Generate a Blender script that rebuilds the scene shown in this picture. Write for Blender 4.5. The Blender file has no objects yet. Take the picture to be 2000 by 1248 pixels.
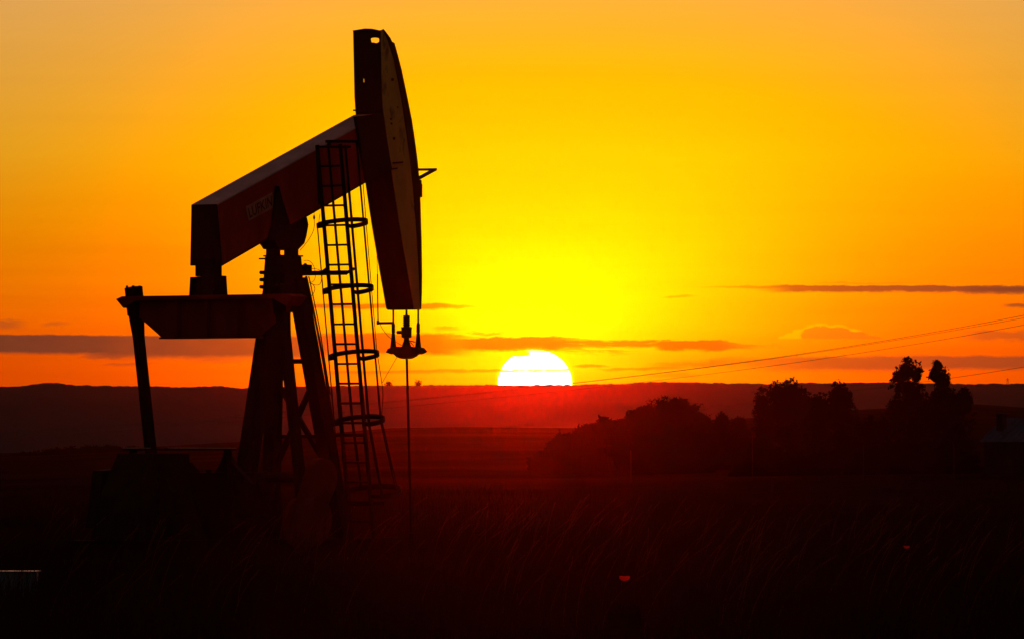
import bpy, bmesh, math, random
import numpy as np
from mathutils import Vector, Matrix

# ------------------------------------------------------------------ camera, world, sun, exposure
SC = bpy.context.scene
COL = SC.collection
W, H = 2000.0, 1248.0                 # pixel grid of the photograph, used for sighting
F = 15698.0                           # focal length in those pixels (a long telephoto)
CX, CY = 1000.0, 624.0
HOR = 860.0                           # eye-level line
EYE = 2.3
PITCH = math.atan((HOR - CY) / F)

cam_d = bpy.data.cameras.new('camera')
cam_d.sensor_width = 36.0
cam_d.sensor_fit = 'HORIZONTAL'
cam_d.lens = 36.0 * F / W
cam_d.clip_start = 1.0
cam_d.clip_end = 40000.0
cam = bpy.data.objects.new('camera', cam_d)
COL.objects.link(cam)
cam.location = (0, 0, EYE)
cam.rotation_euler = (math.pi / 2 + PITCH, 0, 0)
SC.camera = cam

SC.view_settings.view_transform = 'Standard'
SC.view_settings.look = 'None'
SC.view_settings.exposure = 0.0
SC.view_settings.gamma = 1.0
SC.view_settings.use_curve_mapping = False
SC.cycles.use_denoising = True
SC.cycles.use_adaptive_sampling = False
SC.cycles.denoising_input_passes = 'RGB_ALBEDO_NORMAL'
SC.cycles.max_bounces = 6
SC.cycles.volume_bounces = 0
SC.cycles.transparent_max_bounces = 12

RX = Matrix.Rotation(math.pi / 2 + PITCH, 3, 'X')

def ray(x, y):
    """World direction of a pixel, scaled so that its Y component is 1."""
    d = RX @ Vector(((x - CX) / F, -(y - CY) / F, -1.0))
    return d / d.y

def at(x, y, Y):
    d = ray(x, y)
    return Vector((d.x * Y, Y, EYE + d.z * Y))

SUNV = ray(1045, 746).normalized()
SUN_EL = math.asin(SUNV.z)
SUN_AZ = math.atan2(SUNV.x, SUNV.y)

sun_d = bpy.data.lights.new('sun', 'SUN')
sun_d.energy = 0.085
sun_d.angle = math.radians(0.5)
sun_d.color = (1.0, 0.014, 0.0)
sun = bpy.data.objects.new('sun', sun_d)
COL.objects.link(sun)
sun.rotation_euler = (-ray(1045, 672).normalized()).to_track_quat('-Z', 'Y').to_euler()
sun.location = (0, 0, 60)

world = bpy.data.worlds.new('World')
SC.world = world
world.use_nodes = True
WT = world.node_tree


class E:
    """A value in a node tree, so that the sky can be written as arithmetic."""
    def __init__(self, t, s): self.t, self.s = t, s
    def _m(self, op, *a, clamp=False):
        n = self.t.nodes.new('ShaderNodeMath'); n.operation = op; n.use_clamp = clamp
        for i, v in enumerate((self,) + a):
            if isinstance(v, E): self.t.links.new(v.s, n.inputs[i])
            else: n.inputs[i].default_value = float(v)
        return E(self.t, n.outputs[0])
    def __add__(self, o): return self._m('ADD', o)
    __radd__ = __add__
    def __sub__(self, o): return self._m('SUBTRACT', o)
    def __rsub__(self, o): return (self * -1.0) + o
    def __mul__(self, o): return self._m('MULTIPLY', o)
    __rmul__ = __mul__
    def __truediv__(self, o): return self._m('DIVIDE', o)
    def clamp(self): return self._m('ADD', 0.0, clamp=True)
    def max(self, o): return self._m('MAXIMUM', o)
    def min(self, o): return self._m('MINIMUM', o)
    def pow(self, o): return self._m('POWER', o)
    def exp(self): return self._m('EXPONENT')
    def sqrt(self): return self._m('SQRT')
    def abs(self): return self._m('ABSOLUTE')


def sstep(x, a, b):
    """Smooth step of x from 0 at a to 1 at b (a may exceed b)."""
    n = x.t.nodes.new('ShaderNodeMapRange')
    n.interpolation_type = 'SMOOTHSTEP'
    x.t.links.new(x.s, n.inputs['Value'])
    flip = not isinstance(a, E) and not isinstance(b, E) and a > b
    if flip: a, b = b, a
    for nm, v in (('From Min', a), ('From Max', b)):
        if isinstance(v, E): x.t.links.new(v.s, n.inputs[nm])
        else: n.inputs[nm].default_value = float(v)
    n.inputs['To Min'].default_value = 1.0 if flip else 0.0
    n.inputs['To Max'].default_value = 0.0 if flip else 1.0
    return E(x.t, n.outputs['Result'])


def curve(x, pts, lo, hi):
    """Piecewise smooth function of x through pts [(x, value 0..1)]."""
    n = x.t.nodes.new('ShaderNodeMapRange')
    x.t.links.new(x.s, n.inputs['Value'])
    n.inputs['From Min'].default_value = lo; n.inputs['From Max'].default_value = hi
    r = x.t.nodes.new('ShaderNodeValToRGB')
    r.color_ramp.interpolation = 'LINEAR'
    els = r.color_ramp.elements
    for i, (p, v) in enumerate(pts):
        q = (p - lo) / (hi - lo)
        e = els[i] if i < 2 else els.new(q)
        e.position = q
        e.color = (v, v, v, 1)
    x.t.links.new(n.outputs[0], r.inputs[0])
    s = x.t.nodes.new('ShaderNodeSeparateColor')
    x.t.links.new(r.outputs[0], s.inputs[0])
    return E(x.t, s.outputs[0])


def noise(x, y, sx, sy, seed, detail=4.0, rough=0.55):
    t = x.t
    c = t.nodes.new('ShaderNodeCombineXYZ')
    t.links.new((x * sx).s, c.inputs[0]); t.links.new((y * sy).s, c.inputs[1])
    c.inputs[2].default_value = seed
    n = t.nodes.new('ShaderNodeTexNoise')
    n.inputs['Scale'].default_value = 1.0
    n.inputs['Detail'].default_value = detail
    n.inputs['Roughness'].default_value = rough
    t.links.new(c.outputs[0], n.inputs['Vector'])
    return E(t, n.outputs['Fac']) - 0.5


def build_world():
    t = WT
    t.nodes.clear()
    out = t.nodes.new('ShaderNodeOutputWorld')
    bg = t.nodes.new('ShaderNodeBackground')
    t.links.new(bg.outputs[0], out.inputs[0])
    tc = t.nodes.new('ShaderNodeTexCoord')
    sep = t.nodes.new('ShaderNodeSeparateXYZ')
    t.links.new(tc.outputs['Generated'], sep.inputs[0])
    X, Y, Z = (E(t, sep.outputs[i]) for i in range(3))
    front = sstep(Y, 0.3, 0.6)
    Yp = Y.max(0.2)
    # compass and height angles of the sky, in units of 1/15698 radian, eye level at 860
    u = (X / Yp) * F + 1000.0
    v = 860.0 - (Z / Yp) * F
    # ---- clear sunset sky round the sun
    dx = (u - 1045.0).abs().pow(1.35) * (0.077 - sstep(u, 880, 1150) * 0.014)
    dy = v - 608.0
    r = (dx * dx + dy * dy).sqrt()
    g = (r * (-1.0 / 265.0)).exp() * (1.0 - sstep(v, 630, 750) * 0.2)
    sx_ = (u - 1045.0) / 190.0
    sy_ = (v - 718.0) / 60.0
    g2 = ((sx_ * sx_ + sy_ * sy_) * -1.0).exp()
    base = curve(v, [(-3000, 120 / 255), (-200, 158 / 255), (20, 158 / 255), (300, 150 / 255), (430, 130 / 255),
                     (580, 104 / 255), (650, 88 / 255), (720, 73 / 255), (760, 71 / 255)], -3000, 900)
    lowdip = noise(u, v, 1 / 900, 1 / 42, 3.1, 4.0) * (0.03 + 0.05 * sstep(v, 380, 520))
    Gs = base + g * 0.79 + g2 * 0.24 + lowdip
    Rs = g * 2.2 + 0.838 - sstep(v, 600, 760) * 0.045 + lowdip
    Bs = ((1.0 - v / 560.0) * 0.348 - g * 1.2).max(0.0).min(0.4)
    R = Rs.max(0.0).min(1.12).pow(2.2)
    G = Gs.max(0.0).min(1.04).pow(2.2)
    B = Bs.pow(2.2)
    # ---- clouds
    cn1 = noise(u, v, 1 / 120, 1 / 40, 1.7, 5.0, 0.6)
    cn2 = noise(u, v, 1 / 45, 1 / 14, 7.3, 4.0, 0.6)
    cn3 = noise(u, v, 1 / 260, 1 / 22, 4.4, 4.0, 0.6)
    cn4 = noise(u, v, 1 / 15, 1 / 6, 9.2, 3.0, 0.6)
    cn5 = noise(u, v, 1 / 70, 1 / 7, 12.6, 5.0, 0.65)

    def band(x0, x1, sx0, sx1, top, bot, st, sb, amp, dens, slope=0.0, nn=None, gap=None, tap=0.0):
        # a streak of cloud: noisy upper and lower edge, tapering ends, torn where gap is given
        nn = cn1 if nn is None else nn
        vv = v + nn * amp + cn2 * (amp * 0.5) + cn4 * (amp * 0.28) - (u - 0.5 * (x0 + x1)) * slope
        ends = sstep(u, x0 - sx0, x0 + sx0) * (1.0 - sstep(u, x1 - sx1, x1 + sx1))
        if tap:
            mid = 0.5 * (top + bot)
            vv = mid + (vv - mid) * (1.0 + (1.0 - ends) * tap)
        d = sstep(vv, top - st, top + st) * (1.0 - sstep(vv, bot - sb, bot + sb)) * ends
        if gap is not None:
            d = d * sstep(cn5 + cn2 * 0.4, gap - 0.10, gap + 0.10)
        return d * dens
    clouds = [
        band(-900, 300, 300, 120, 649, 685, 2.0, 5, 8, 0.97, 0.012),
        band(235, 700, 90, 120, 655, 699, 3, 8, 9, 0.93),
        band(600, 905, 120, 60, 652, 690, 2.5, 6, 10, 0.95, 0.012, cn2),
        band(880, 1130, 50, 60, 659, 684, 2, 5, 10, 0.96, -0.010, cn2, None, 0.9),
        band(1080, 1300, 30, 40, 665, 677, 2, 4, 11, 0.85, 0.0, cn2, -0.12, 0.8),
        band(1085, 1230, 30, 40, 676, 690, 3, 5, 13, 0.55, 0.02, cn2, 0.0),
        band(1275, 1450, 25, 60, 665, 684, 1.8, 5, 12, 0.92, 0.016, cn2, None, 1.2),
        band(1400, 1520, 40, 40, 672, 680, 2, 4, 10, 0.45, 0.0, cn2, -0.05),
        band(165, 250, 20, 30, 688, 699, 3, 4, 13, 0.55, -0.06, cn2, None, 1.0),
        band(205, 290, 20, 30, 707, 713, 2, 3, 9, 0.35, -0.03, cn2, None, 1.0),
        band(380, 480, 30, 30, 699, 708, 2, 4, 10, 0.3, 0.0, cn2),
        band(560, 905, 80, 60, 593.5, 602.5, 2, 2.5, 7, 0.85, 0.004, cn2, None, 1.6),
        band(850, 895, 10, 20, 640, 646, 2, 3, 10, 0.5, 0.0, cn2, -0.05),
        band(800, 990, 40, 30, 649, 656, 2, 3, 12, 0.55, 0.0, cn2, -0.02),
        band(640, 985, 60, 20, 722, 728, 1.6, 2.4, 6, 0.55, -0.012, cn2, -0.2),
        band(1125, 1185, 12, 20, 712.5, 718, 1.5, 2, 6, 0.6, 0.0, cn2, None, 1.2),
        band(1180, 1330, 30, 40, 717, 722.5, 1.6, 2.4, 6, 0.55, -0.02, cn2, None, 1.0),
        band(1280, 1420, 40, 40, 707, 716, 3, 4, 12, 0.45, -0.03, cn2),
        band(1275, 1360, 20, 20, 729, 737, 3, 3, 12, 0.3, 0.0, cn2),
        band(1300, 1352, 12, 18, 577, 581.5, 1.5, 2, 6, 0.4, -0.04, cn2, None, 1.0),
        band(1400, 1560, 60, 30, 559, 563.5, 1.5, 2, 6, 0.55, 0.0, cn2, -0.2, 1.0),
        band(1510, 2600, 50, 500, 559, 572, 1.8, 3.5, 7, 0.9, 0.003, cn2),
        band(1890, 2600, 40, 500, 563, 576, 2, 3, 7, 0.7, 0.002, cn2),
        band(1600, 1760, 40, 60, 552, 555, 1.2, 1.5, 6, 0.3, 0.0, cn2, -0.05),
        band(1500, 2500, 130, 200, 694, 720, 4, 6, 13, 0.72, -0.006, cn1),
        band(1330, 1600, 80, 80, 700, 712, 4, 6, 14, 0.3, -0.01, cn2),
        band(1895, 2100, 30, 60, 646, 664, 4, 6, 18, 0.42, 0.0, cn2),
        band(1965, 2200, 14, 60, 594, 601, 2, 3, 6, 0.75, 0.0, cn2),
        band(-200, 40, 60, 25, 627, 642, 3, 7, 12, 0.4, 0.0, cn2),
        band(85, 130, 12, 20, 630, 636, 2, 3, 8, 0.3, -0.05, cn2),
    ]

    def puffs(bl):
        out = None
        for cx, cy, rx, ry in bl:
            a = (u - cx) / rx
            b = (v - cy) / ry
            q = 1.0 - sstep((a * a + b * b).sqrt() + cn4 * 0.55 + cn2 * 0.35, 0.78, 1.08)
            out = q if out is None else out.max(q)
        return out * (1.0 - sstep(v + cn4 * 3.0, 659.0, 663.0))
    body = puffs([(1600, 652, 36, 16), (1635, 651, 30, 13), (1664, 656, 34, 9), (1692, 660, 30, 4.5), (1580, 656, 17, 12)])
    clouds.append(body * 0.34)
    keep = 1.0 - clouds[0]
    for c in clouds[1:]:
        keep = keep * (1.0 - c)
    keep = keep.clamp()
    cov = 1.0 - keep
    tex = 1.0 + cn2 * 0.35
    R = R * keep + (g * 1.4 + 0.11) * tex * cov
    G = G * keep + (g * g * 0.20 + g * 0.10 + 0.036) * tex * cov
    B = B * keep + ((1.0 - g * 2.0).max(0.0) * 0.017) * cov
    # lit rim on the small cumulus
    rim = (puffs([(1598, 649, 38, 18.5), (1632, 647, 30, 14), (1562, 653, 18, 12), (1545, 657, 16, 8), (1530, 660, 10, 4), (1664, 651, 20, 10)]) - body).max(0.0) * 0.36
    R = R + rim * 0.3
    G = G + rim * 0.35
    # ---- the sun's disc, flattened by the air, part hidden by cloud
    ex = (u - 1045.0) / 72.5
    ey = (v - 747.0) / 65.0
    rr = (ex * ex + ey * ey).sqrt()
    disc = 1.0 - sstep(rr, 0.95, 1.03)
    core = 1.0 - sstep(rr, 0.945, 1.01)
    halo = (1.0 - sstep(rr, 0.9, 1.22)).pow(2.0)
    notch = (1.0 - sstep(((u - 996.0) / 46.0).pow(2.0) + ((v + cn2 * 8.0 + cn4 * 4.0 - 689.5) / 7.5).pow(2.0), 0.6, 1.3))
    line = band(940, 1160, 20, 20, 720.8, 725.2, 1.0, 1.2, 7, 1.0, -0.018, cn2)
    thin = (1.0 - cov).max(0.0).pow(5.0) * (1.0 - notch) * (1.0 - line)
    white = disc * thin
    R = R + white * 5.0 + halo * 0.4
    G = G + white * 5.0 + halo * 0.45
    B = B + core * thin * 5.0
    # ---- beyond the afterglow: the dusk dome
    cosd = X * SUNV.x + Y * SUNV.y + Z * SUNV.z
    near = sstep(cosd, math.cos(math.radians(30)), math.cos(math.radians(7))) * front
    sky = t.nodes.new('ShaderNodeTexSky')
    sky.sky_type = 'NISHITA'
    sky.sun_disc = False
    sky.sun_elevation = SUN_EL
    sky.sun_rotation = SUN_AZ
    sky.air_density = 1.0
    sky.dust_density = 2.0
    sky.ozone_density = 1.0
    ss = t.nodes.new('ShaderNodeSeparateColor')
    t.links.new(sky.outputs[0], ss.inputs[0])
    sr, sg, sb = (E(t, ss.outputs[i]) for i in range(3))
    K = DOME
    far = 1.0 - near
    R = R * near + (sr * K[0] + DOMEC[0]) * far
    G = G * near + (sg * K[1] + DOMEC[1]) * far
    B = B * near + (sb * K[2] + DOMEC[2]) * far
    cc = t.nodes.new('ShaderNodeCombineColor')
    for i, c in enumerate((R, G, B)):
        t.links.new(c.s, cc.inputs[i])
    t.links.new(cc.outputs[0], bg.inputs[0])
    bg.inputs[1].default_value = 1.0
    world.cycles.sampling_method = 'MANUAL'
    world.cycles.sample_map_resolution = 1024


DOME = (0.04, 0.04, 0.04)
DOMEC = (0.042, 0.026, 0.021)
build_world()

# ------------------------------------------------------------------ helpers
rng = np.random.default_rng(11)
random.seed(5)


def tag(o, label=None, cat=None, group=None, kind=None):
    if label: o['label'] = label
    if cat: o['category'] = cat
    if group: o['group'] = group
    if kind: o['kind'] = kind
    return o


def empty(name, loc, rz=0.0):
    o = bpy.data.objects.new(name, None)
    o.empty_display_size = 0.3
    COL.objects.link(o)
    o.location = loc
    o.rotation_euler = (0, 0, rz)
    return o


class MB:
    """Collects shapes and links them as one mesh object."""
    def __init__(self): self.v, self.f, self.m = [], [], []

    def add(self, vs, fs, mi=0):
        k = len(self.v)
        self.v += [tuple(p) for p in vs]
        self.f += [tuple(i + k for i in f) for f in fs]
        self.m += [mi] * len(fs)
        return self

    def box(self, lo, hi, mi=0, taper=None):
        (x0, y0, z0), (x1, y1, z1) = lo, hi
        vs = [(x0, y0, z0), (x1, y0, z0), (x1, y1, z0), (x0, y1, z0), (x0, y0, z1), (x1, y0, z1), (x1, y1, z1), (x0, y1, z1)]
        if taper:
            cx, cy = (x0 + x1) / 2, (y0 + y1) / 2
            vs = vs[:4] + [(cx + (p[0] - cx) * taper, cy + (p[1] - cy) * taper, p[2]) for p in vs[4:]]
        return self.add(vs, [(0, 3, 2, 1), (4, 5, 6, 7), (0, 1, 5, 4), (1, 2, 6, 5), (2, 3, 7, 6), (3, 0, 4, 7)], mi)

    def bar(self, p, q, w, d, up=(0, 0, 1), mi=0, w2=None, d2=None):
        """A rectangular bar from p to q; w across, d along the direction nearest to up."""
        p, q = Vector(p), Vector(q)
        t = (q - p).normalized()
        upv = Vector(up)
        if abs(t.dot(upv)) > 0.95: upv = Vector((1, 0, 0))
        s = t.cross(upv).normalized()
        n = s.cross(t).normalized()
        w2 = w if w2 is None else w2
        d2 = d if d2 is None else d2
        vs = []
        for c, ww, dd in ((p, w, d), (q, w2, d2)):
            for a, b in ((-1, -1), (1, -1), (1, 1), (-1, 1)):
                vs.append(c + s * (a * ww / 2) + n * (b * dd / 2))
        return self.add(vs, [(0, 3, 2, 1), (4, 5, 6, 7), (0, 1, 5, 4), (1, 2, 6, 5), (2, 3, 7, 6), (3, 0, 4, 7)], mi)

    def ibeam(self, p, q, w, d, up, tf=0.03, tw=0.02):
        """A rolled I section from p to q, flanges w wide, depth d along up."""
        p, q = Vector(p), Vector(q)
        t = (q - p).normalized()
        s = t.cross(Vector(up)).normalized()
        n = s.cross(t).normalized()
        e = n * ((d - tf) / 2)
        self.bar(p + e, q + e, w, tf, n)
        self.bar(p - e, q - e, w, tf, n)
        self.bar(p, q, tw, d - 2 * tf, n)
        return self

    def tube(self, pts, r, n=8, mi=0, closed=False):
        pts = [Vector(p) for p in pts]
        rs = r if isinstance(r, (list, tuple)) else [r] * len(pts)
        vs, fs = [], []
        prev = None
        for i, p in enumerate(pts):
            a = pts[i - 1] if i > 0 else p
            b = pts[i + 1] if i < len(pts) - 1 else p
            t = (b - a).normalized()
            if prev is None:
                ref = Vector((0, 0, 1)) if abs(t.z) < 0.9 else Vector((1, 0, 0))
                s = t.cross(ref).normalized()
            else:
                s = (prev - t * prev.dot(t)).normalized()
            prev = s
            q = t.cross(s)
            for k in range(n):
                an = 2 * math.pi * k / n
                vs.append(p + (s * math.cos(an) + q * math.sin(an)) * rs[i])
        for i in range(len(pts) - 1):
            for k in range(n):
                k2 = (k + 1) % n
                fs.append((i * n + k, i * n + k2, (i + 1) * n + k2, (i + 1) * n + k))
        fs.append(tuple(range(n - 1, -1, -1)))
        m = (len(pts) - 1) * n
        fs.append(tuple(m + k for k in range(n)))
        return self.add(vs, fs, mi)

    def lathe(self, base, prof, n=20, mi=0, axis='z'):
        """Profile [(radius, height)] turned round an axis through base."""
        vs, fs = [], []
        for r, h in prof:
            for k in range(n):
                an = 2 * math.pi * k / n
                c, s = r * math.cos(an), r * math.sin(an)
                if axis == 'z': vs.append((base[0] + c, base[1] + s, base[2] + h))
                elif axis == 'y': vs.append((base[0] + c, base[1] + h, base[2] + s))
                else: vs.append((base[0] + h, base[1] + c, base[2] + s))
        for i in range(len(prof) - 1):
            for k in range(n):
                k2 = (k + 1) % n
                fs.append((i * n + k, i * n + k2, (i + 1) * n + k2, (i + 1) * n + k))
        fs.append(tuple(range(n - 1, -1, -1)))
        m = (len(prof) - 1) * n
        fs.append(tuple(m + k for k in range(n)))
        return self.add(vs, fs, mi)

    def prism(self, poly, y0, y1, mi=0):
        """Polygon [(x, z)] given thickness along local y."""
        n = len(poly)
        vs = [(x, y0, z) for x, z in poly] + [(x, y1, z) for x, z in poly]
        fs = [tuple(range(n)), tuple(range(2 * n - 1, n - 1, -1))]
        for i in range(n):
            j = (i + 1) % n
            fs.append((i, i + n, j + n, j))
        return self.add(vs, fs, mi)

    def prism_x(self, poly, x0, x1, mi=0):
        """Polygon [(y, z)] given thickness along local x."""
        n = len(poly)
        vs = [(x0, y, z) for y, z in poly] + [(x1, y, z) for y, z in poly]
        fs = [tuple(range(n)), tuple(range(2 * n - 1, n - 1, -1))]
        for i in range(n):
            j = (i + 1) % n
            fs.append((i, i + n, j + n, j))
        return self.add(vs, fs, mi)

    def plate(self, loops, to3, thick, mi=0):
        """Flat plate with holes: loops of 2-D points, to3 maps to 3-D, thick is an offset vector."""
        bm = bmesh.new()
        for lp in loops:
            vv = [bm.verts.new((p[0], p[1], 0)) for p in lp]
            for i in range(len(vv)):
                bm.edges.new((vv[i], vv[(i + 1) % len(vv)]))
        bmesh.ops.triangle_fill(bm, use_beauty=True, use_dissolve=False, edges=bm.edges[:])
        bm.verts.index_update()
        top = [to3(v.co.x, v.co.y) for v in bm.verts]
        fs = [tuple(v.index for v in f.verts) for f in bm.faces]
        n = len(top)
        vs = [tuple(p) for p in top] + [tuple(Vector(p) + Vector(thick)) for p in top]
        ff = list(fs) + [tuple(i + n for i in reversed(f)) for f in fs]
        for e in bm.edges:
            if len(e.link_faces) == 1:
                a, b = e.verts[0].index, e.verts[1].index
                ff.append((a, b, b + n, a + n))
        bm.free()
        return self.add(vs, ff, mi)

    def build(self, name, mats, parent=None, smooth=False):
        me = bpy.data.meshes.new(name)
        me.from_pydata(self.v, [], self.f)
        if not isinstance(mats, (list, tuple)): mats = [mats]
        for m in mats: me.materials.append(m)
        if len(mats) > 1: me.polygons.foreach_set('material_index', self.m)
        bm = bmesh.new(); bm.from_mesh(me)
        bmesh.ops.recalc_face_normals(bm, faces=bm.faces[:])
        bm.to_mesh(me); bm.free()
        if smooth:
            me.polygons.foreach_set('use_smooth', [True] * len(me.polygons))
        me.update()
        o = bpy.data.objects.new(name, me)
        COL.objects.link(o)
        if parent: o.parent = parent
        return o


def mesh_np(name, V, Fq, mats, mi=None):
    """A mesh straight from numpy arrays of vertices and quads."""
    me = bpy.data.meshes.new(name)
    me.from_pydata(V.tolist(), [], Fq.tolist())
    if not isinstance(mats, (list, tuple)): mats = [mats]
    for m in mats: me.materials.append(m)
    if mi is not None: me.polygons.foreach_set('material_index', mi.astype(int).tolist())
    me.update()
    o = bpy.data.objects.new(name, me)
    COL.objects.link(o)
    return o


# ------------------------------------------------------------------ materials
def paint(name, c1, c2, rough=0.55, spec=0.3, scale=3.0, lo=0.35, hi=0.7, metallic=0.0, bump=0.15, c3=None):
    """Weathered paint: two tones mixed by noise, streaks running down, fine roughness change."""
    m = bpy.data.materials.new(name)
    m.use_nodes = True
    t = m.node_tree
    b = t.nodes['Principled BSDF']
    tc = t.nodes.new('ShaderNodeTexCoord')
    mp = t.nodes.new('ShaderNodeMapping')
    mp.inputs['Scale'].default_value = (scale, scale, scale * 0.45)
    t.links.new(tc.outputs['Object'], mp.inputs[0])
    n = t.nodes.new('ShaderNodeTexNoise')
    n.inputs['Detail'].default_value = 8; n.inputs['Roughness'].default_value = 0.65
    n.inputs['Scale'].default_value = 1.0
    t.links.new(mp.outputs[0], n.inputs['Vector'])
    r = t.nodes.new('ShaderNodeValToRGB')
    r.color_ramp.elements[0].position = lo; r.color_ramp.elements[0].color = (*c1, 1)
    r.color_ramp.elements[1].position = hi; r.color_ramp.elements[1].color = (*c2, 1)
    if c3:
        e = r.color_ramp.elements.new(min(0.95, hi + 0.08)); e.color = (*c3, 1)
    t.links.new(n.outputs['Fac'], r.inputs[0])
    t.links.new(r.outputs[0], b.inputs['Base Color'])
    n2 = t.nodes.new('ShaderNodeTexNoise')
    n2.inputs['Scale'].default_value = scale * 9; n2.inputs['Detail'].default_value = 5
    t.links.new(tc.outputs['Object'], n2.inputs['Vector'])
    mr = t.nodes.new('ShaderNodeMapRange')
    mr.inputs['To Min'].default_value = max(0.05, rough - 0.12); mr.inputs['To Max'].default_value = min(1, rough + 0.15)
    t.links.new(n2.outputs['Fac'], mr.inputs[0])
    t.links.new(mr.outputs[0], b.inputs['Roughness'])
    if bump:
        bp = t.nodes.new('ShaderNodeBump'); bp.inputs['Strength'].default_value = bump; bp.inputs['Distance'].default_value = 0.01
        t.links.new(n2.outputs['Fac'], bp.inputs['Height'])
        t.links.new(bp.outputs[0], b.inputs['Normal'])
    b.inputs['Specular IOR Level'].default_value = spec
    b.inputs['Metallic'].default_value = metallic
    return m


def leafmat(name, c1, c2, trans, scale=1.5, mix=0.35, crown=False):
    """Leaves or blades: diffuse with some light let through from behind."""
    m = bpy.data.materials.new(name)
    m.use_nodes = True
    t = m.node_tree
    t.nodes.clear()
    out = t.nodes.new('ShaderNodeOutputMaterial')
    tc = t.nodes.new('ShaderNodeTexCoord')
    n = t.nodes.new('ShaderNodeTexNoise')
    n.inputs['Scale'].default_value = scale; n.inputs['Detail'].default_value = 4
    t.links.new(tc.outputs['Object'], n.inputs['Vector'])
    r = t.nodes.new('ShaderNodeValToRGB')
    r.color_ramp.elements[0].position = 0.35; r.color_ramp.elements[0].color = (*c1, 1)
    r.color_ramp.elements[1].position = 0.68; r.color_ramp.elements[1].color = (*c2, 1)
    t.links.new(n.outputs['Fac'], r.inputs[0])
    d = t.nodes.new('ShaderNodeBsdfDiffuse')
    t.links.new(r.outputs[0], d.inputs[0])
    tr = t.nodes.new('ShaderNodeBsdfTranslucent')
    tr.inputs[0].default_value = (*trans, 1)
    if crown:                            # foliage shaded by the roundness of its crown, not leaf by leaf
        sb = t.nodes.new('ShaderNodeVectorMath'); sb.operation = 'SUBTRACT'
        sb.inputs[1].default_value = (0, 1.5, 0.8)
        nm = t.nodes.new('ShaderNodeVectorMath'); nm.operation = 'NORMALIZE'
        t.links.new(tc.outputs['Object'], sb.inputs[0]); t.links.new(sb.outputs[0], nm.inputs[0])
        t.links.new(nm.outputs[0], d.inputs['Normal']); t.links.new(nm.outputs[0], tr.inputs['Normal'])
    mx = t.nodes.new('ShaderNodeMixShader')
    mx.inputs[0].default_value = mix
    t.links.new(d.outputs[0], mx.inputs[1]); t.links.new(tr.outputs[0], mx.inputs[2])
    t.links.new(mx.outputs[0], out.inputs[0])
    return m


M = {}
M['black_steel'] = paint('black_steel', (0.010, 0.006, 0.005), (0.022, 0.012, 0.010), 0.8, 0.06)
M['beam_red'] = paint('beam_red', (0.34, 0.020, 0.010), (0.52, 0.038, 0.020), 0.8, 0.08, 2.6, 0.3, 0.62, c3=(0.17, 0.014, 0.010))
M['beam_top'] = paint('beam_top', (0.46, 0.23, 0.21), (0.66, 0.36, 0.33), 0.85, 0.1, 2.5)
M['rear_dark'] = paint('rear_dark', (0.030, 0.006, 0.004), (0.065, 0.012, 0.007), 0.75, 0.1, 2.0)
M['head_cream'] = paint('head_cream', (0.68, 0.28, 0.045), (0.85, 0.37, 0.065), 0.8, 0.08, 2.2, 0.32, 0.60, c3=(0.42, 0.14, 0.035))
M['rim_red'] = paint('rim_red', (0.12, 0.018, 0.006), (0.20, 0.03, 0.008), 0.7, 0.1, 2.0)
M['equalizer'] = paint('equalizer', (0.16, 0.012, 0.007), (0.27, 0.022, 0.012), 0.75, 0.1, 1.8)
M['crank_brown'] = paint('crank_brown', (0.05, 0.012, 0.008), (0.10, 0.022, 0.013), 0.8, 0.06, 2.4)
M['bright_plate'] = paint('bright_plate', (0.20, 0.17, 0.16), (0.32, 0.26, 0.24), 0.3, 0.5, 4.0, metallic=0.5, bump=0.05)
M['sign_board'] = paint('sign_board', (0.46, 0.13, 0.075), (0.66, 0.22, 0.14), 0.8, 0.1, 5.0)
M['sign_ink'] = paint('sign_ink', (0.09, 0.014, 0.009), (0.14, 0.022, 0.014), 0.8, 0.1)
M['cable'] = paint('cable', (0.015, 0.008, 0.006), (0.035, 0.016, 0.010), 0.7, 0.15)
M['rod_steel'] = paint('rod_steel', (0.012, 0.006, 0.005), (0.022, 0.010, 0.008), 0.9, 0.02)
M['concrete'] = paint('concrete', (0.14, 0.12, 0.11), (0.24, 0.20, 0.18), 0.95, 0.1, 2.0)
M['trough'] = paint('trough', (0.08, 0.09, 0.14), (0.14, 0.15, 0.22), 0.35, 0.5, 3.0, metallic=0.3, bump=0.05)
M['wood'] = paint('wood', (0.03, 0.013, 0.009), (0.06, 0.024, 0.015), 0.95, 0.05, 4.0)
M['roof'] = paint('roof', (0.04, 0.045, 0.075), (0.075, 0.085, 0.13), 0.9, 0.05, 1.2)
M['wall_dark'] = paint('wall_dark', (0.010, 0.008, 0.008), (0.022, 0.016, 0.015), 0.95, 0.05, 1.0)
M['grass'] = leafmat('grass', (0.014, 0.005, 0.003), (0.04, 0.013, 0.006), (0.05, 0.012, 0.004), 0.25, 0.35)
M['stalk'] = leafmat('stalk', (0.10, 0.03, 0.018), (0.20, 0.06, 0.035), (0.13, 0.03, 0.014), 3.0, 0.45)
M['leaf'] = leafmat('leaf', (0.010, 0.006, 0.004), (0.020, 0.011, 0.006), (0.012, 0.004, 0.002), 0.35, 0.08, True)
M['bark'] = paint('bark', (0.012, 0.008, 0.006), (0.03, 0.016, 0.010), 0.95, 0.05, 5.0)
M['poppy'] = leafmat('poppy', (0.8, 0.03, 0.015), (0.92, 0.06, 0.03), (0.98, 0.06, 0.02), 20.0, 0.7)


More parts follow.
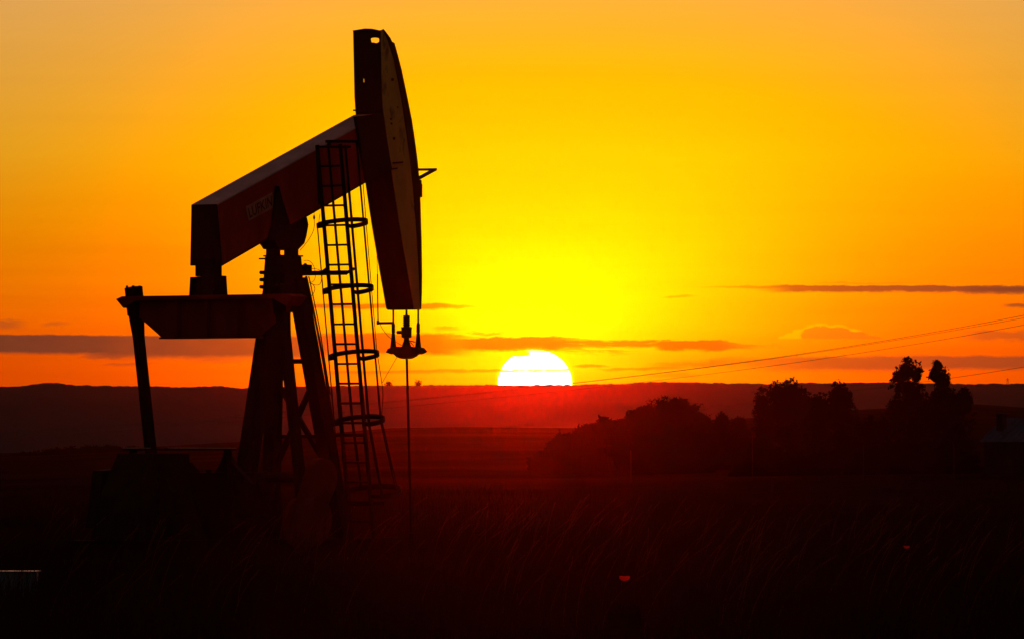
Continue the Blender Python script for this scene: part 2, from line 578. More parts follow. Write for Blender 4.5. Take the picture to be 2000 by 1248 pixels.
def ground_material():
    m = bpy.data.materials.new('ground_soil')
    m.use_nodes = True
    t = m.node_tree
    b = t.nodes['Principled BSDF']
    b.inputs['Roughness'].default_value = 1.0
    b.inputs['Specular IOR Level'].default_value = 0.0
    g = t.nodes.new('ShaderNodeNewGeometry')
    mp = t.nodes.new('ShaderNodeMapping')
    mp.inputs['Scale'].default_value = (0.05, 0.02, 0.05)
    t.links.new(g.outputs['Position'], mp.inputs[0])
    n = t.nodes.new('ShaderNodeTexNoise'); n.inputs['Scale'].default_value = 1.0
    n.inputs['Detail'].default_value = 6; n.inputs['Roughness'].default_value = 0.6
    t.links.new(mp.outputs[0], n.inputs['Vector'])
    n2 = t.nodes.new('ShaderNodeTexNoise'); n2.inputs['Scale'].default_value = 2.2; n2.inputs['Detail'].default_value = 6
    t.links.new(g.outputs['Position'], n2.inputs['Vector'])
    mx = t.nodes.new('ShaderNodeMath'); mx.operation = 'MULTIPLY_ADD'
    mx.inputs[1].default_value = 0.35
    t.links.new(n2.outputs['Fac'], mx.inputs[0]); t.links.new(n.outputs['Fac'], mx.inputs[2])
    r = t.nodes.new('ShaderNodeValToRGB')
    r.color_ramp.elements[0].position = 0.45; r.color_ramp.elements[0].color = (0.008, 0.0025, 0.0018, 1)
    r.color_ramp.elements[1].position = 0.85; r.color_ramp.elements[1].color = (0.034, 0.009, 0.0055, 1)
    t.links.new(mx.outputs[0], r.inputs[0])
    t.links.new(r.outputs[0], b.inputs['Base Color'])
    return m


def hill_material():
    m = bpy.data.materials.new('hill_slope')
    m.use_nodes = True
    t = m.node_tree
    b = t.nodes['Principled BSDF']
    b.inputs['Roughness'].default_value = 1.0
    b.inputs['Specular IOR Level'].default_value = 0.0
    g = t.nodes.new('ShaderNodeNewGeometry')
    mp = t.nodes.new('ShaderNodeMapping')
    mp.inputs['Scale'].default_value = (0.004, 0.0012, 0.02)
    t.links.new(g.outputs['Position'], mp.inputs[0])
    n = t.nodes.new('ShaderNodeTexNoise'); n.inputs['Scale'].default_value = 1.0; n.inputs['Detail'].default_value = 7
    t.links.new(mp.outputs[0], n.inputs['Vector'])
    r = t.nodes.new('ShaderNodeValToRGB')
    r.color_ramp.elements[0].position = 0.3; r.color_ramp.elements[0].color = (0.050, 0.040, 0.044, 1)
    r.color_ramp.elements[1].position = 0.75; r.color_ramp.elements[1].color = (0.085, 0.066, 0.070, 1)
    t.links.new(n.outputs['Fac'], r.inputs[0])
    t.links.new(r.outputs[0], b.inputs['Base Color'])
    return m


# ------------------------------------------------------------------ setting: ground and far hills
CREST_Y = 1100.0
_cx = np.array([-3000, -600, 0, 230, 470, 640, 760, 900, 1130, 1400, 1650, 1760, 1900, 2000, 2600, 5000], float)
_cy = np.array([890, 888, 885, 876, 862, 846, 836, 834, 836, 822, 803, 798, 791, 798, 812, 830], float)


def ground_z(x, y):
    """Height of the ground: level near by, a gentle crest about 1100 m off, then falling away."""
    x = np.asarray(x, float); y = np.asarray(y, float)
    yy = np.maximum(y, 1.0)
    px = np.clip(1000 + x / np.maximum(yy, 60) * F, -3000, 5000)
    zc = EYE + (HOR - np.interp(px, _cx, _cy)) / F * CREST_Y
    t = np.clip((yy - 230) / (CREST_Y - 230), 0, 1)
    s = t * t * (3 - 2 * t)
    z = zc * s
    over = np.clip((yy - CREST_Y) / 500, 0, 1)
    z = z - over * over * (3 - 2 * over) * (zc + 6.0)
    roll = 0.10 * np.sin(x * 0.21 + y * 0.05) * np.sin(y * 0.083 + 1.0) * np.clip((yy - 40) / 60, 0, 1)
    return z + roll * np.clip(1 - (yy - 600) / 400, 0, 1)


def gz(x, y): return float(ground_z(x, y))


def build_ground():
    ys = np.concatenate([np.linspace(-35, 70, 12), np.geomspace(80, 2000, 120)])
    ts = np.concatenate([np.linspace(-1, -0.24, 16)[:-1], np.linspace(-0.24, 0.24, 81), np.linspace(0.24, 1, 16)[1:]])
    hw = 60 + np.maximum(ys, 0) * 0.38
    X = hw[:, None] * ts[None, :]
    Y = np.repeat(ys[:, None], len(ts), 1)
    Z = ground_z(X, Y)
    V = np.stack([X.ravel(), Y.ravel(), Z.ravel()], 1)
    nx = len(ts)
    i = np.arange(len(ys) - 1)[:, None] * nx + np.arange(nx - 1)[None, :]
    Fq = np.stack([i, i + 1, i + nx + 1, i + nx], -1).reshape(-1, 4)
    o = mesh_np('ground', V, Fq, ground_material())
    o.data.polygons.foreach_set('use_smooth', [True] * len(o.data.polygons))
    tag(o, kind='structure')


build_ground()

_rx = np.array([-4000, -400, 0, 55, 75, 95, 112, 140, 250, 340, 420, 470, 560, 760, 980, 1120, 1200, 1260, 1330, 1420, 1500, 1600, 1690, 1745, 1800, 1900, 2000, 2400, 6000], float)
_ry = np.array([760, 757, 755, 754, 750, 747, 749, 752, 754, 756, 754, 757, 755, 752, 752, 751, 749.5, 746.5, 746, 748, 749, 748, 747, 746, 748, 750, 749, 752, 760], float)


def build_hills():
    RY = 2500.0
    pxs = np.concatenate([np.linspace(-3600, -200, 60)[:-1], np.linspace(-200, 2200, 1601), np.linspace(2200, 5600, 60)[1:]])
    bump = np.zeros_like(pxs)
    r2 = np.random.default_rng(4)
    for wl, am in ((160, 0.4), (60, 0.5), (24, 0.6), (10, 0.8), (5, 0.8)):
        k = np.arange(-4000, 6000, wl)
        bump += np.interp(pxs, k, r2.uniform(-am, am, len(k)))
    zr = EYE + (HOR - np.interp(pxs, _rx, _ry)) / F * RY
    zb = bump / F * RY
    # the slope: from its foot at 2300 m (below the near crest) up to the ridge, then down behind
    yy = np.array([1900, 2300, 2800, 3300, 3900, 4400, 4750, 4930, 5000, 5080, 5300]) * 0.5
    fr = np.array([-0.25, -0.05, 0.16, 0.36, 0.60, 0.80, 0.925, 0.985, 1.0, 0.97, 0.7])
    rows = []
    for y, f in zip(yy, fr):
        rows.append(np.stack([(pxs - 1000) / F * RY * (0.55 + 0.45 * y / RY), np.full_like(pxs, y), zr * f + zb * np.clip((f - 0.9) / 0.1, 0, 1)], 1))
    # keep the ridge row on its true bearing
    V = np.concatenate(rows)
    nx = len(pxs)
    i = np.arange(len(yy) - 1)[:, None] * nx + np.arange(nx - 1)[None, :]
    Fq = np.stack([i, i + 1, i + nx + 1, i + nx], -1).reshape(-1, 4)
    o = mesh_np('far_hills', V, Fq, hill_material())
    tag(o, kind='structure')


build_hills()

# ------------------------------------------------------------------ the pump jack
PHI = math.radians(50)
PX0, PY0 = 553.0, 150.0
O = at(PX0, HOR, PY0)
O = Vector((O.x, PY0, 0.0))
AX = Vector((math.cos(PHI), math.sin(PHI), 0))
AY = Vector((-math.sin(PHI), math.cos(PHI), 0))
EYEV = Vector((0, 0, EYE))


def onc(x, y, c):
    """Local (x, z) where the sight line through a pixel meets the local plane y = c."""
    d = ray(x, y)
    e = EYEV - O
    t = (c - e.dot(AY)) / d.dot(AY)
    p = e + d * t
    return (p.dot(AX), p.z)


def onc3(x, y, c):
    a, z = onc(x, y, c)
    return Vector((a, c, z))


def ona(x, y, a):
    """Local (y, z) where the sight line meets the local plane x = a."""
    d = ray(x, y)
    e = EYEV - O
    t = (a - e.dot(AX)) / d.dot(AX)
    p = e + d * t
    return (p.dot(AY), p.z)


def ona3(x, y, a):
    c, z = ona(x, y, a)
    return Vector((a, c, z))


def build_pump():
    root = empty('pump_jack', O, PHI)
    tag(root, 'tall dark oil pump jack with raised horse head standing in the grass', 'pump jack')
    HB = 0.306      # half width of the walking beam
    HH = 0.343      # half width of the horse head
    K = M['black_steel']

    # ---- walking beam: box girder, rear end plate flaring downwards
    tl, bl = onc(425, 401, -HB), onc(431.5, 517.5, -HB)
    tr, br = onc(747, 222.5, -HB), onc(762, 326, -HB)
    t = Vector((tr[0] - tl[0], 0, tr[1] - tl[1])).normalized()
    MBm = MB()
    MBm.prism([tl, tr, br, bl], -HB, HB)
    beam = MBm.build('walking_beam', M['beam_red'], root)
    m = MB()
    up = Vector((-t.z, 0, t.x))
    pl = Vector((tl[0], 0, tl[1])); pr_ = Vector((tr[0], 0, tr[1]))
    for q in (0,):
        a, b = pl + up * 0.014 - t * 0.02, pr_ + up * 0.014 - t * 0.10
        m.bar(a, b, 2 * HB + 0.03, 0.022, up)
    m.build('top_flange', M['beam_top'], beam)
    m = MB()
    lo = Vector((bl[0], 0, bl[1])) - up * 0.014
    hi = Vector((br[0], 0, br[1])) - up * 0.014
    m.bar(lo, hi, 2 * HB + 0.04, 0.026, up)
    m.build('bottom_flange', M['rear_dark'], beam)
    m = MB()
    y1, z1 = ona(425, 401, tl[0] - 0.03)
    q = []
    a0, a1 = tl[0] - 0.012, bl[0] - 0.012
    ptsA = [(a0, HB + 0.004, tl[1] + 0.015), (a0, -HB - 0.004, tl[1] + 0.015), (a1, -HB - 0.055, bl[1] - 0.01), (a1, HB + 0.115, bl[1] - 0.01)]
    vs = ptsA + [(p[0] - 0.03, p[1], p[2]) for p in ptsA]
    m.add(vs, [(0, 1, 2, 3), (7, 6, 5, 4), (0, 4, 5, 1), (1, 5, 6, 2), (2, 6, 7, 3), (3, 7, 4, 0)])
    m.build('end_plate', M['rear_dark'], beam)

    # ---- name plate on the near side
    c = [(479, 404.5), (530.5, 376.5), (533, 406), (484.5, 432.5)]     # tl, tr, br, bl

    def sp(s, tt, off):
        x = (1 - tt) * ((1 - s) * c[3][0] + s * c[2][0]) + tt * ((1 - s) * c[0][0] + s * c[1][0])
        y = (1 - tt) * ((1 - s) * c[3][1] + s * c[2][1]) + tt * ((1 - s) * c[0][1] + s * c[1][1])
        a, z = onc(x, y, -HB)
        return Vector((a, -HB - off, z))
    m = MB()
    ff = [sp(0, 0, 0.02), sp(1, 0, 0.02), sp(1, 1, 0.02), sp(0, 1, 0.02)]
    bb = [sp(0, 0, 0.003), sp(1, 0, 0.003), sp(1, 1, 0.003), sp(0, 1, 0.003)]
    m.add(ff + bb, [(0, 1, 2, 3), (7, 6, 5, 4), (0, 4, 5, 1), (1, 5, 6, 2), (2, 6, 7, 3), (3, 7, 4, 0)])
    plate = m.build('name_plate', M['sign_board'], root)
    cu = bpy.data.curves.new('lettering', 'FONT')
    cu.body = 'LUFKIN'
    cu.align_x = 'LEFT'
    cu.offset = 0.012
    tmp = bpy.data.objects.new('lettering', cu)
    COL.objects.link(tmp)
    dg = bpy.context.evaluated_depsgraph_get()
    me = bpy.data.meshes.new_from_object(tmp.evaluated_get(dg))
    bpy.data.objects.remove(tmp)
    co = np.array([v.co[:] for v in me.vertices])
    mn, mxx = co.min(0), co.max(0)
    for v in me.vertices:
        s = 0.05 + 0.90 * (v.co.x - mn[0]) / (mxx[0] - mn[0])
        tt = 0.16 + 0.68 * (v.co.y - mn[1]) / (mxx[1] - mn[1])
        v.co = sp(s, tt, 0.024)
    me.materials.clear(); me.materials.append(M['sign_ink'])
    lt = bpy.data.objects.new('lettering', me)
    COL.objects.link(lt); lt.parent = plate

    # ---- horse head
    rear = [(744, 60), (746.5, 187), (749, 223), (761, 310), (780, 438), (794, 520), (808.5, 603)]
    front = [(748, 58), (752, 63), (761, 75), (764, 82), (769, 85), (776, 110), (783, 137), (793, 185), (803, 235), (809, 275),
             (814, 313), (817.5, 350), (820, 400), (822, 470), (823, 540), (822.5, 575), (821.5, 605)]
    rl = [onc(x, y, -HH) for x, y in rear]
    fl = [onc(x, y, -HH) for x, y in front]
    # rear plate with its two openings, drawn as (across, along)
    ls = [0.0]
    for i in range(1, len(rl)):
        ls.append(ls[-1] + math.dist(rl[i], rl[i - 1]))

    def along(z):
        for i in range(1, len(rl)):
            if rl[i][1] <= z or i == len(rl) - 1:
                k = (rl[i - 1][1] - z) / (rl[i - 1][1] - rl[i][1])
                return ls[i - 1] + k * (ls[i] - ls[i - 1]), rl[i - 1][0] + k * (rl[i][0] - rl[i - 1][0])
    m = MB()
    za, zb = rl[0][1], rl[1][1]
    a_top = (rl[0][0] + rl[1][0]) / 2

    def hole(px):
        out = []
        for x, y in px:
            cc, zz = ona(x, y, a_top)
            out.append((cc, zz))
        return out
    h1 = hole([(724, 76.5), (726, 75), (733, 74.2), (740, 75.2), (741.5, 77.5), (741, 83), (735, 85.6), (731, 84), (725.5, 84)])
    h2 = hole([(709, 153.5), (711, 155), (711.3, 161), (710, 163), (708.3, 161), (708.3, 155)])
    sk = (rl[1][0] - rl[0][0]) / (rl[1][1] - rl[0][1])
    m.plate([[(-HH, za), (HH, za), (HH, zb), (-HH, zb)], h1, h2],
            lambda y, z: (rl[0][0] + (z - za) * sk, y, z), (0.02, 0, 0))
    for i in range(1, len(rl) - 1):
        p, q = rl[i], rl[i + 1]
        vs = [(p[0], -HH, p[1]), (p[0], HH, p[1]), (q[0], HH, q[1]), (q[0], -HH, q[1])]
        vs += [(x + 0.02, y, z) for x, y, z in vs]
        m.add(vs, [(0, 1, 2, 3), (7, 6, 5, 4), (0, 4, 5, 1), (1, 5, 6, 2), (2, 6, 7, 3), (3, 7, 4, 0)])
    # band of dark backing at the foot of the upper box
    za2 = onc(747, 188, -HH)[1]; zb2 = onc(748.5, 216, -HH)[1]
    m.box((rl[1][0] - 0.03, -HH - 0.004, zb2), (rl[1][0] + 0.012, HH + 0.02, zb2 + 0.03))
    # curved wrap plate on the front, and the bottom closing plate
    for i in range(4, len(fl) - 1):
        p, q = fl[i], fl[i + 1]
        vs = [(p[0], -HH + 0.012, p[1]), (p[0], HH - 0.012, p[1]), (q[0], HH - 0.012, q[1]), (q[0], -HH + 0.012, q[1])]
        vs += [(x - 0.025, y, z) for x, y, z in vs]
        m.add(vs, [(0, 1, 2, 3), (7, 6, 5, 4), (0, 4, 5, 1), (1, 5, 6, 2), (2, 6, 7, 3), (3, 7, 4, 0)])
    m.box((rl[-1][0], -HH + 0.014, rl[-1][1] - 0.02), (fl[-1][0], HH - 0.014, rl[-1][1]))
    # hump of bent plate along the top rear edge
    cc = [ona(x, y, rl[0][0]) for x, y in ((688, 60.5), (700, 58.5), (713, 56.5), (726, 57), (738, 59.5), (740, 62.5), (690, 62.5))]
    m.prism_x(cc, rl[0][0] + 0.002, rl[0][0] + 0.018)
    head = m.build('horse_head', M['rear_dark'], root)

    outer = rl + fl[::-1]
    m = MB()
    m.plate([outer], lambda a, z: (a, -HH - 0.012, z), (0, 0.022, 0))
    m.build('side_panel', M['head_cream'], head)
    m = MB()
    h3 = [onc(x, y, HH) for x, y in ((708, 152.5), (712, 152.5), (712.3, 163.5), (707.6, 163.5))]
    m.plate([outer, h3], lambda a, z: (a, HH - 0.010, z), (0, 0.022, 0))
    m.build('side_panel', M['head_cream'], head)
    # dark rim following the curved front on the near side
    inner = [(750, 64), (757, 80), (762, 95), (769, 118), (778, 163), (786.5, 212), (794, 265), (800, 310), (806, 365), (811, 424), (816, 500), (819, 560), (820.5, 604)]
    m = MB()
    il = [onc(x, y, -HH - 0.013) for x, y in inner]
    ol = [onc(x, y, -HH - 0.013) for x, y in front]
    m.plate([il + ol[::-1]], lambda a, z: (a, -HH - 0.014, z), (0, -0.02, 0))
    m.build('edge_rim', M['rim_red'], head)
    # cheek plate that clasps the end of the beam
    m = MB()
    ck = [onc(x, y, -HH - 0.02) for x, y in ((694, 229), (746, 222), (761, 308), (765, 330), (716, 356))]
    m.prism(ck, -HH - 0.03, -HB - 0.004)
    m.build('cheek_plate', M['rear_dark'], head)
    # bolts and small fittings on the near side
    for x, y, r in ((766, 156, 0.03), (763, 233, 0.022), (764, 242, 0.02), (769, 271, 0.028), (776, 210, 0.014)):
        m = MB()
        a, z = onc(x, y, -HH - 0.012)
        m.lathe((a, -HH - 0.03, z), [(r, 0), (r, 0.018)], 10, axis='y')
        m.build('bolt', M['rim_red'], head)
    for (x0, x1, y) in ((768, 786, 319), (763, 775, 331)):
        m = MB()
        p, q = onc3(x0, y, -HH - 0.03), onc3(x1, y - 1.5, -HH - 0.03)
        m.bar(p, q, 0.04, 0.03)
        m.build('cable_peg', M['rim_red'], head)
    # triangular bracket on the front
    m = MB()
    p0, p1, p2 = onc3(816, 332, -0.25), onc3(852, 331.5, -0.25), onc3(818, 350, -0.25)
    for yy in (0.0, 0.06):
        o_ = Vector((0, yy, 0))
        m.bar(p0 + o_, p1 + o_, 0.03, 0.045)
        m.bar(p1 + o_, p2 + o_, 0.03, 0.04)
    m.bar(p1, p1 + Vector((0, 0.06, 0)), 0.045, 0.045)
    m.build('head_bracket', M['rim_red'], head)
    m = MB()
    for (x, ya, yb) in ((820.5, 352, 372), (822, 360, 386)):
        p, q = onc3(x, ya, -HH + 0.03), onc3(x, yb, -HH + 0.03)
        m.bar(p, q, 0.05, 0.03)
    m.build('cable_clip', M['rim_red'], head)

    # ---- centre bearing between post and beam
    m = MB()
    m.prism([onc(x, y, 0) for x, y in ((519, 466), (524, 478), (530, 487), (566, 489.5), (579, 476), (583, 462), (587, 440), (584, 426), (576, 420), (560, 405), (530, 420), (518, 440))], -0.2, 0.2)
    za = onc(553, 487.5, 0)[1]; zb = onc(553, 499, 0)[1]
    for cy in (0.25, -0.20):
        m.box((-0.09, cy - 0.10, zb), (0.09, cy + 0.10, za + 0.02))
    for cy in (0.36, -0.30):
        m.lathe((0.0, cy, zb - 0.06), [(0.055, 0), (0.055, 0.10), (0.04, 0.11), (0.045, 0.19), (0.02, 0.21)], 10)
    m.build('saddle_bearing', K, root)
    m = MB()
    m.prism([onc(x, y, -HB - 0.03) for x, y in ((538, 364), (544, 364), (552, 395), (567, 442), (575, 470), (522, 470), (530, 440), (534, 405))], -HB - 0.05, -HB - 0.016)
    m.build('gusset_plate', K, root)

    # ---- Samson post
    zt = onc(553, 499, 0)[1]; zm = onc(553, 575, 0)[1]; z2 = onc(553, 610, 0)[1]
    m = MB()
    m.box((-0.275, -0.275, zm), (0.275, 0.275, zt - 0.03), taper=0.87)
    m.box((-0.275, -0.275, z2), (0.275, 0.275, zm - 0.002), taper=1.0)
    m.box((-0.265, -0.265, zt - 0.028), (0.265, 0.265, zt))
    for y in (533, 547, 561):
        p = onc3(518, y, 0.1)
        m.tube([p, p + Vector((-0.13, 0, 0))], 0.035, 8)
    m.box((-0.34, 0.20, onc(553, 507.5, 0)[1]), (-0.25, 0.31, onc(553, 504.5, 0)[1]))
    m.build('post_cap', K, root)
    FT = 0.12                                              # ground gap filled by the base frame
    legs = [((0.15, -0.20), (0.73, -0.94), 0.27), ((0.10, 0.26), (0.66, 0.92), 0.25), ((-0.22, 0.0), (-1.38, 0.0), 0.29)]
    ztop = onc(553, 545, 0)[1]
    lp = []
    for (a0, c0), (a1, c1), w in legs:
        m = MB()
        p, q = Vector((a0, c0, ztop)), Vector((a1, c1, FT))
        m.bar(p, q, w * 0.98, w * 0.98, (1, 0, 0))
        m.build('post_leg', K, root)
        lp.append((p, q))

    def onleg(i, y):
        p, q = lp[i]
        z = onc(553, y, 0)[1]
        return p + (q - p) * ((p.z - z) / (p.z - q.z))
    m = MB()
    m.bar(onleg(0, 705), onleg(1, 705), 0.08, 0.09)
    m.bar(onleg(0, 852), onleg(1, 852), 0.08, 0.06)
    m.bar(onleg(0, 924), onleg(1, 924), 0.08, 0.05)
    m.bar(onleg(1, 735), onleg(0, 925), 0.08, 0.085)
    m.bar(onleg(0, 740), onleg(1, 930), 0.08, 0.085)
    m.build('cross_brace', K, root)
    # small bent pipe on the far leg
    m = MB()
    p = [onc3(x, y, 0.35) for x, y in ((548, 742), (556, 740), (560, 748), (562, 762))]
    m.tube(p, 0.02, 6)
    m.build('drain_pipe', K, root)

    # ---- equalizer beam with end bearings
    ae = -2.1
    cen = 412.0
    EqB = M['equalizer']

    def ez(y): return onc(412, y, 0)[1] if False else ona(412, y, ae)[1]
    m = MB()
    z_t, z_f, z_s, z_b = ez(577), ez(585), ez(635), ez(660.5)
    c0 = ona(412, 600, ae)[0]
    m.prism_x([(c0 - 1.95, z_f), (c0 + 1.95, z_f), (c0 + 1.95, z_b + 0.51), (c0 + 1.18, z_b), (c0 - 1.18, z_b), (c0 - 1.95, z_b + 0.51)], ae - 0.015, ae + 0.015)
    eq = m.build('equalizer_beam', EqB, root)
    m = MB()
    for sgn in (-1, 1):
        m.prism_x([(c0 - 2.2, z_t - 0.05), (c0 - 2.05, z_t), (c0 + 2.05, z_t), (c0 + 2.2, z_t - 0.05), (c0 + 2.02, z_f - 0.14), (c0 + 1.7, z_f), (c0 - 1.7, z_f), (c0 - 2.02, z_f - 0.14)], ae + sgn * 0.02, ae + sgn * 0.2)
    m.build('flange_plate', EqB, eq)
    m = MB()
    for sgn in (-1, 1):
        m.prism_x([(c0 - 1.16, z_b - 0.004), (c0 + 1.16, z_b - 0.004), (c0 + 1.16, z_b + 0.03), (c0 - 1.16, z_b + 0.03)], ae + sgn * 0.016, ae + sgn * 0.15)
    m.build('lower_flange', EqB, eq)
    for cc in (-0.75, 0.0, 0.75):
        m = MB()
        m.box((ae - 0.13, c0 + cc - 0.015, z_b + 0.03), (ae - 0.016, c0 + cc + 0.015, z_f - 0.003))
        m.build('stiffener', EqB, eq)

    # ---- tail bearing
    zt1 = ona(407, 519, ae - 0.1)[1]; zl = ona(407, 540, ae - 0.1)[1]
    at_ = onc(407, 540, 0)[0]
    m = MB()
    m.box((at_ - 0.15, -0.20, zl), (at_ + 0.15, 0.19, zt1 + 0.12))
    m.box((at_ - 0.2, -0.30, z_t), (at_ + 0.2, -0.14, zl + 0.01), taper=0.88)
    m.box((at_ - 0.2, 0.14, z_t), (at_ + 0.2, 0.30, zl - 0.01), taper=0.9)
    m.box((at_ - 0.17, -0.139, z_t), (at_ + 0.17, 0.139, zl - 0.005))
    m.tube([(at_, -0.33, zl - 0.14), (at_, 0.33, zl - 0.14)], 0.09, 12)
    m.build('tail_bearing', K, root)

    # ---- pitman arms, cranks and counterweights
    pin_a, pin_z = -1.53, 1.115
    sh_a, sh_z = -1.25, 1.62
    d = Vector((pin_a - sh_a, 0, pin_z - sh_z)).normalized()
    n = Vector((d.z, 0, -d.x))
    for sgn, cb in ((-1, -1.84), (1, 1.80)):
        top = Vector((-2.12, cb, ez(590)))
        pin = Vector((pin_a, cb, pin_z))
        m = MB()
        k0 = 0.17
        m.bar(top + (pin - top) * k0, pin, 0.13, 0.19, (1, 0, 0))
        m.bar(top + (pin - top) * 0.045, top + (pin - top) * k0, 0.2, 0.23, (1, 0, 0), w2=0.13, d2=0.19)
        pit = m.build('pitman_arm', K, root)
        m = MB()
        hd = (top - pin).normalized()
        m.bar(top - hd * 0.22, top + hd * 0.30, 0.225, 0.25, (1, 0, 0))
        for da in (-0.09, 0.09):
            for dc in (-0.07, 0.08):
                m.tube([top + hd * 0.28 + Vector((da, dc, 0)), top + hd * 0.325 + Vector((da, dc, 0))], 0.022, 6)
        m.build('wrist_bearing', K, pit)
        m = MB()
        cy = cb + (-0.30 if sgn < 0 else 0.30) * (1 if sgn < 0 else 1)
        cy = cb - 0.2 if sgn < 0 else cb - 0.22
        S = Vector((sh_a, 0, sh_z))
        prof = []
        for k in range(13):
            an = math.pi * k / 12
            v = S - d * (0.36 * math.sin(an)) + n * (0.36 * math.cos(an))
            prof.append((v.x, v.z))
        for l, w in ((0.95, 0.30), (1.42, 0.22)):
            prof.append(((S + d * l - n * w).x, (S + d * l - n * w).z))
        for l, w in ((1.42, 0.22), (0.95, 0.30)):
            prof.append(((S + d * l + n * w).x, (S + d * l + n * w).z))
        m.prism(prof, cy - 0.09, cy + 0.09)
        cr = m.build('crank_arm', M['crank_brown'], root)
        for off in (-0.095, 0.095):
            m = MB()
            y0, y1 = (cy - 0.30, cy - 0.094) if off < 0 else (cy + 0.094, cy + 0.2)
            wp = []
            for k in range(17):
                an = 2 * math.pi * k / 17
                v = S + d * (0.92 + 0.46 * math.cos(an)) + n * (0.40 * math.sin(an))
                if v.z < 0.16: v.z = 0.16
                wp.append((v.x, v.z))
            m.prism(wp, y0, y1)
            m.build('counterweight', M['crank_brown'], cr)
        m = MB()
        m.tube([(pin_a, cb - 0.18, pin_z), (pin_a, cb + 0.2, pin_z)], 0.07, 12)
        m.build('wrist_pin', K, cr)
    m = MB()
    m.tube([(sh_a, -2.1, sh_z), (sh_a, 1.62, sh_z)], 0.10, 14)
    m.build('crank_shaft', K, root)

    # ---- gear reducer, motor housing, belt guard, walkway, base frame
    zg = ona(400, 874, -2.3)[1]
    zr_ = ona(455, 922, -1.45)[1]
    m = MB()
    m.box((-2.2, -0.62, 0.75), (-0.7, 0.62, zr_ - 0.06), taper=0.94)
    m.box((-2.15, -0.66, zr_ - 0.059), (-0.75, 0.66, zr_))
    m.box((-2.0, -0.55, 0.42), (-0.9, 0.55, 0.749))
    for a in (-1.95, -1.2):
        m.lathe((a, 0.1, zr_ + 0.001), [(0.06, 0), (0.06, 0.05), (0.03, 0.06)], 10)
    gb = m.build('gear_reducer', K, root)
    for sg in (-1, 1):
        m = MB()
        m.lathe((sh_a, sg * 0.70, sh_z - 0.12), [(0.24, -0.04), (0.24, 0.02), (0.16, 0.05)] if sg > 0 else [(0.16, -0.05), (0.24, -0.02), (0.24, 0.04)], 16, axis='y')
        m.build('shaft_cover', K, gb)
    m = MB()
    m.prism([(-4.75, 0.48), (-4.5, 1.35), (-4.05, zg - 0.10), (-3.1, zg - 0.10), (-3.0, 1.2), (-2.6, 0.48)], -0.45, 0.45)
    for k in range(6):
        m.box((-3.95, -0.48, 0.75 + 0.2 * k), (-3.2, -0.452, 0.83 + 0.2 * k))
    m.build('motor_housing', K, root)
    m = MB()
    m.prism([(-4.35, 0.7), (-4.15, 1.75), (-1.75, 1.9), (-1.35, 1.6), (-1.5, 1.1), (-3.5, 0.6)], 0.72, 0.98)
    m.build('belt_guard', K, root)
    # narrow walkway over the drive, its steel top catching the sky
    m = MB()
    c_l, c_r = ona(249, 875, -2.3)[0], ona(453, 874, -2.3)[0]
    m.box((-2.42, c_r, zg - 0.05), (-2.18, c_l, zg - 0.014))
    for cc in (c_l - 0.15, c_r + 0.10):
        m.box((-2.36, cc - 0.04, 0.45), (-2.24, cc + 0.04, zg - 0.051))
    wk = m.build('walkway', K, root)
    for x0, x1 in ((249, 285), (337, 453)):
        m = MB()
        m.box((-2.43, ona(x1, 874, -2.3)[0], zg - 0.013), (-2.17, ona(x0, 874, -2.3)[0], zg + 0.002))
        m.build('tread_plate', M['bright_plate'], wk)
    # brake stand: the triangular support between reducer and rear leg
    m = MB()
    tri = [ona(x, y, -1.9) for x, y in ((446, 884), (452, 884), (463, 905), (500, 945), (505, 1010), (395, 1010), (420, 935), (438, 905))]
    m.prism_x(tri, -2.02, -1.92)
    m.build('brake_stand', K, root)
    m = MB()
    for cc in (-0.72, 0.72):
        m.ibeam((-5.0, cc, 0.30), (2.6, cc, 0.30), 0.3, 0.36, (0, 0, 1))
    for a in (-4.9, -3.4, -2.2, -0.6, 0.75, 2.5):
        m.box((a - 0.09, -0.70, 0.18), (a + 0.09, 0.70, 0.40))
    m.box((0.45, -1.15, 0.14), (1.0, 1.12, 0.17))
    m.build('base_frame', K, root)
    m = MB()
    m.box((-5.4, -1.3, -0.2), (2.9, 1.3, 0.115))
    m.build('concrete_pad', M['concrete'], root)

    # ---- caged ladder
    LC = -0.85
    def lad(y):
        """Centre of the ladder at photo height y."""
        xx = 642 + (y - 285) * (711 - 642) / 800.0
        a, z = onc(xx, y, LC)
        return Vector((a, LC, z))
    top, bot = lad(283), lad(1088)
    ld = (bot - top).normalized()
    lf = Vector((-ld.z, 0, ld.x))                          # forward, square to the ladder
    if lf.x < 0: lf = -lf
    LWH = 0.285
    m = MB()
    ladr = MB()
    rails = []
    for cc in (-LWH, LWH):
        o_ = Vector((0, cc, 0))
        ladr.bar(top + o_, bot + o_, 0.035, 0.075, lf)
    ladder = ladr.build('ladder', K, root)
    y = 325.0
    ys = []
    while y < 1075:
        ys.append(y); y += 38.5
    for y in ys:
        m = MB()
        p = lad(y)
        m.tube([p + Vector((0, -LWH, 0)), p + Vector((0, LWH, 0))], 0.021, 7)
        m.build('rung', K, ladder)
    R_ = 0.47
    D_ = 0.19
    Yv = Vector((0, 1, 0))

    def cage(y, th):
        p = lad(y) + lf * D_
        return p + lf * (R_ * math.cos(th)) + Yv * (R_ * math.sin(th))

    def hoop(y, th, rad):
        if y > 900: rad += 0.11
        da, dy = (D_ + (0.13 if y > 900 else 0)) + rad * math.cos(th), rad * math.sin(th)
        return lad(y) + Vector((da, dy, 0.19 * da + 0.045 * dy))
    hoops = (441, 570, 698, 826, 968)
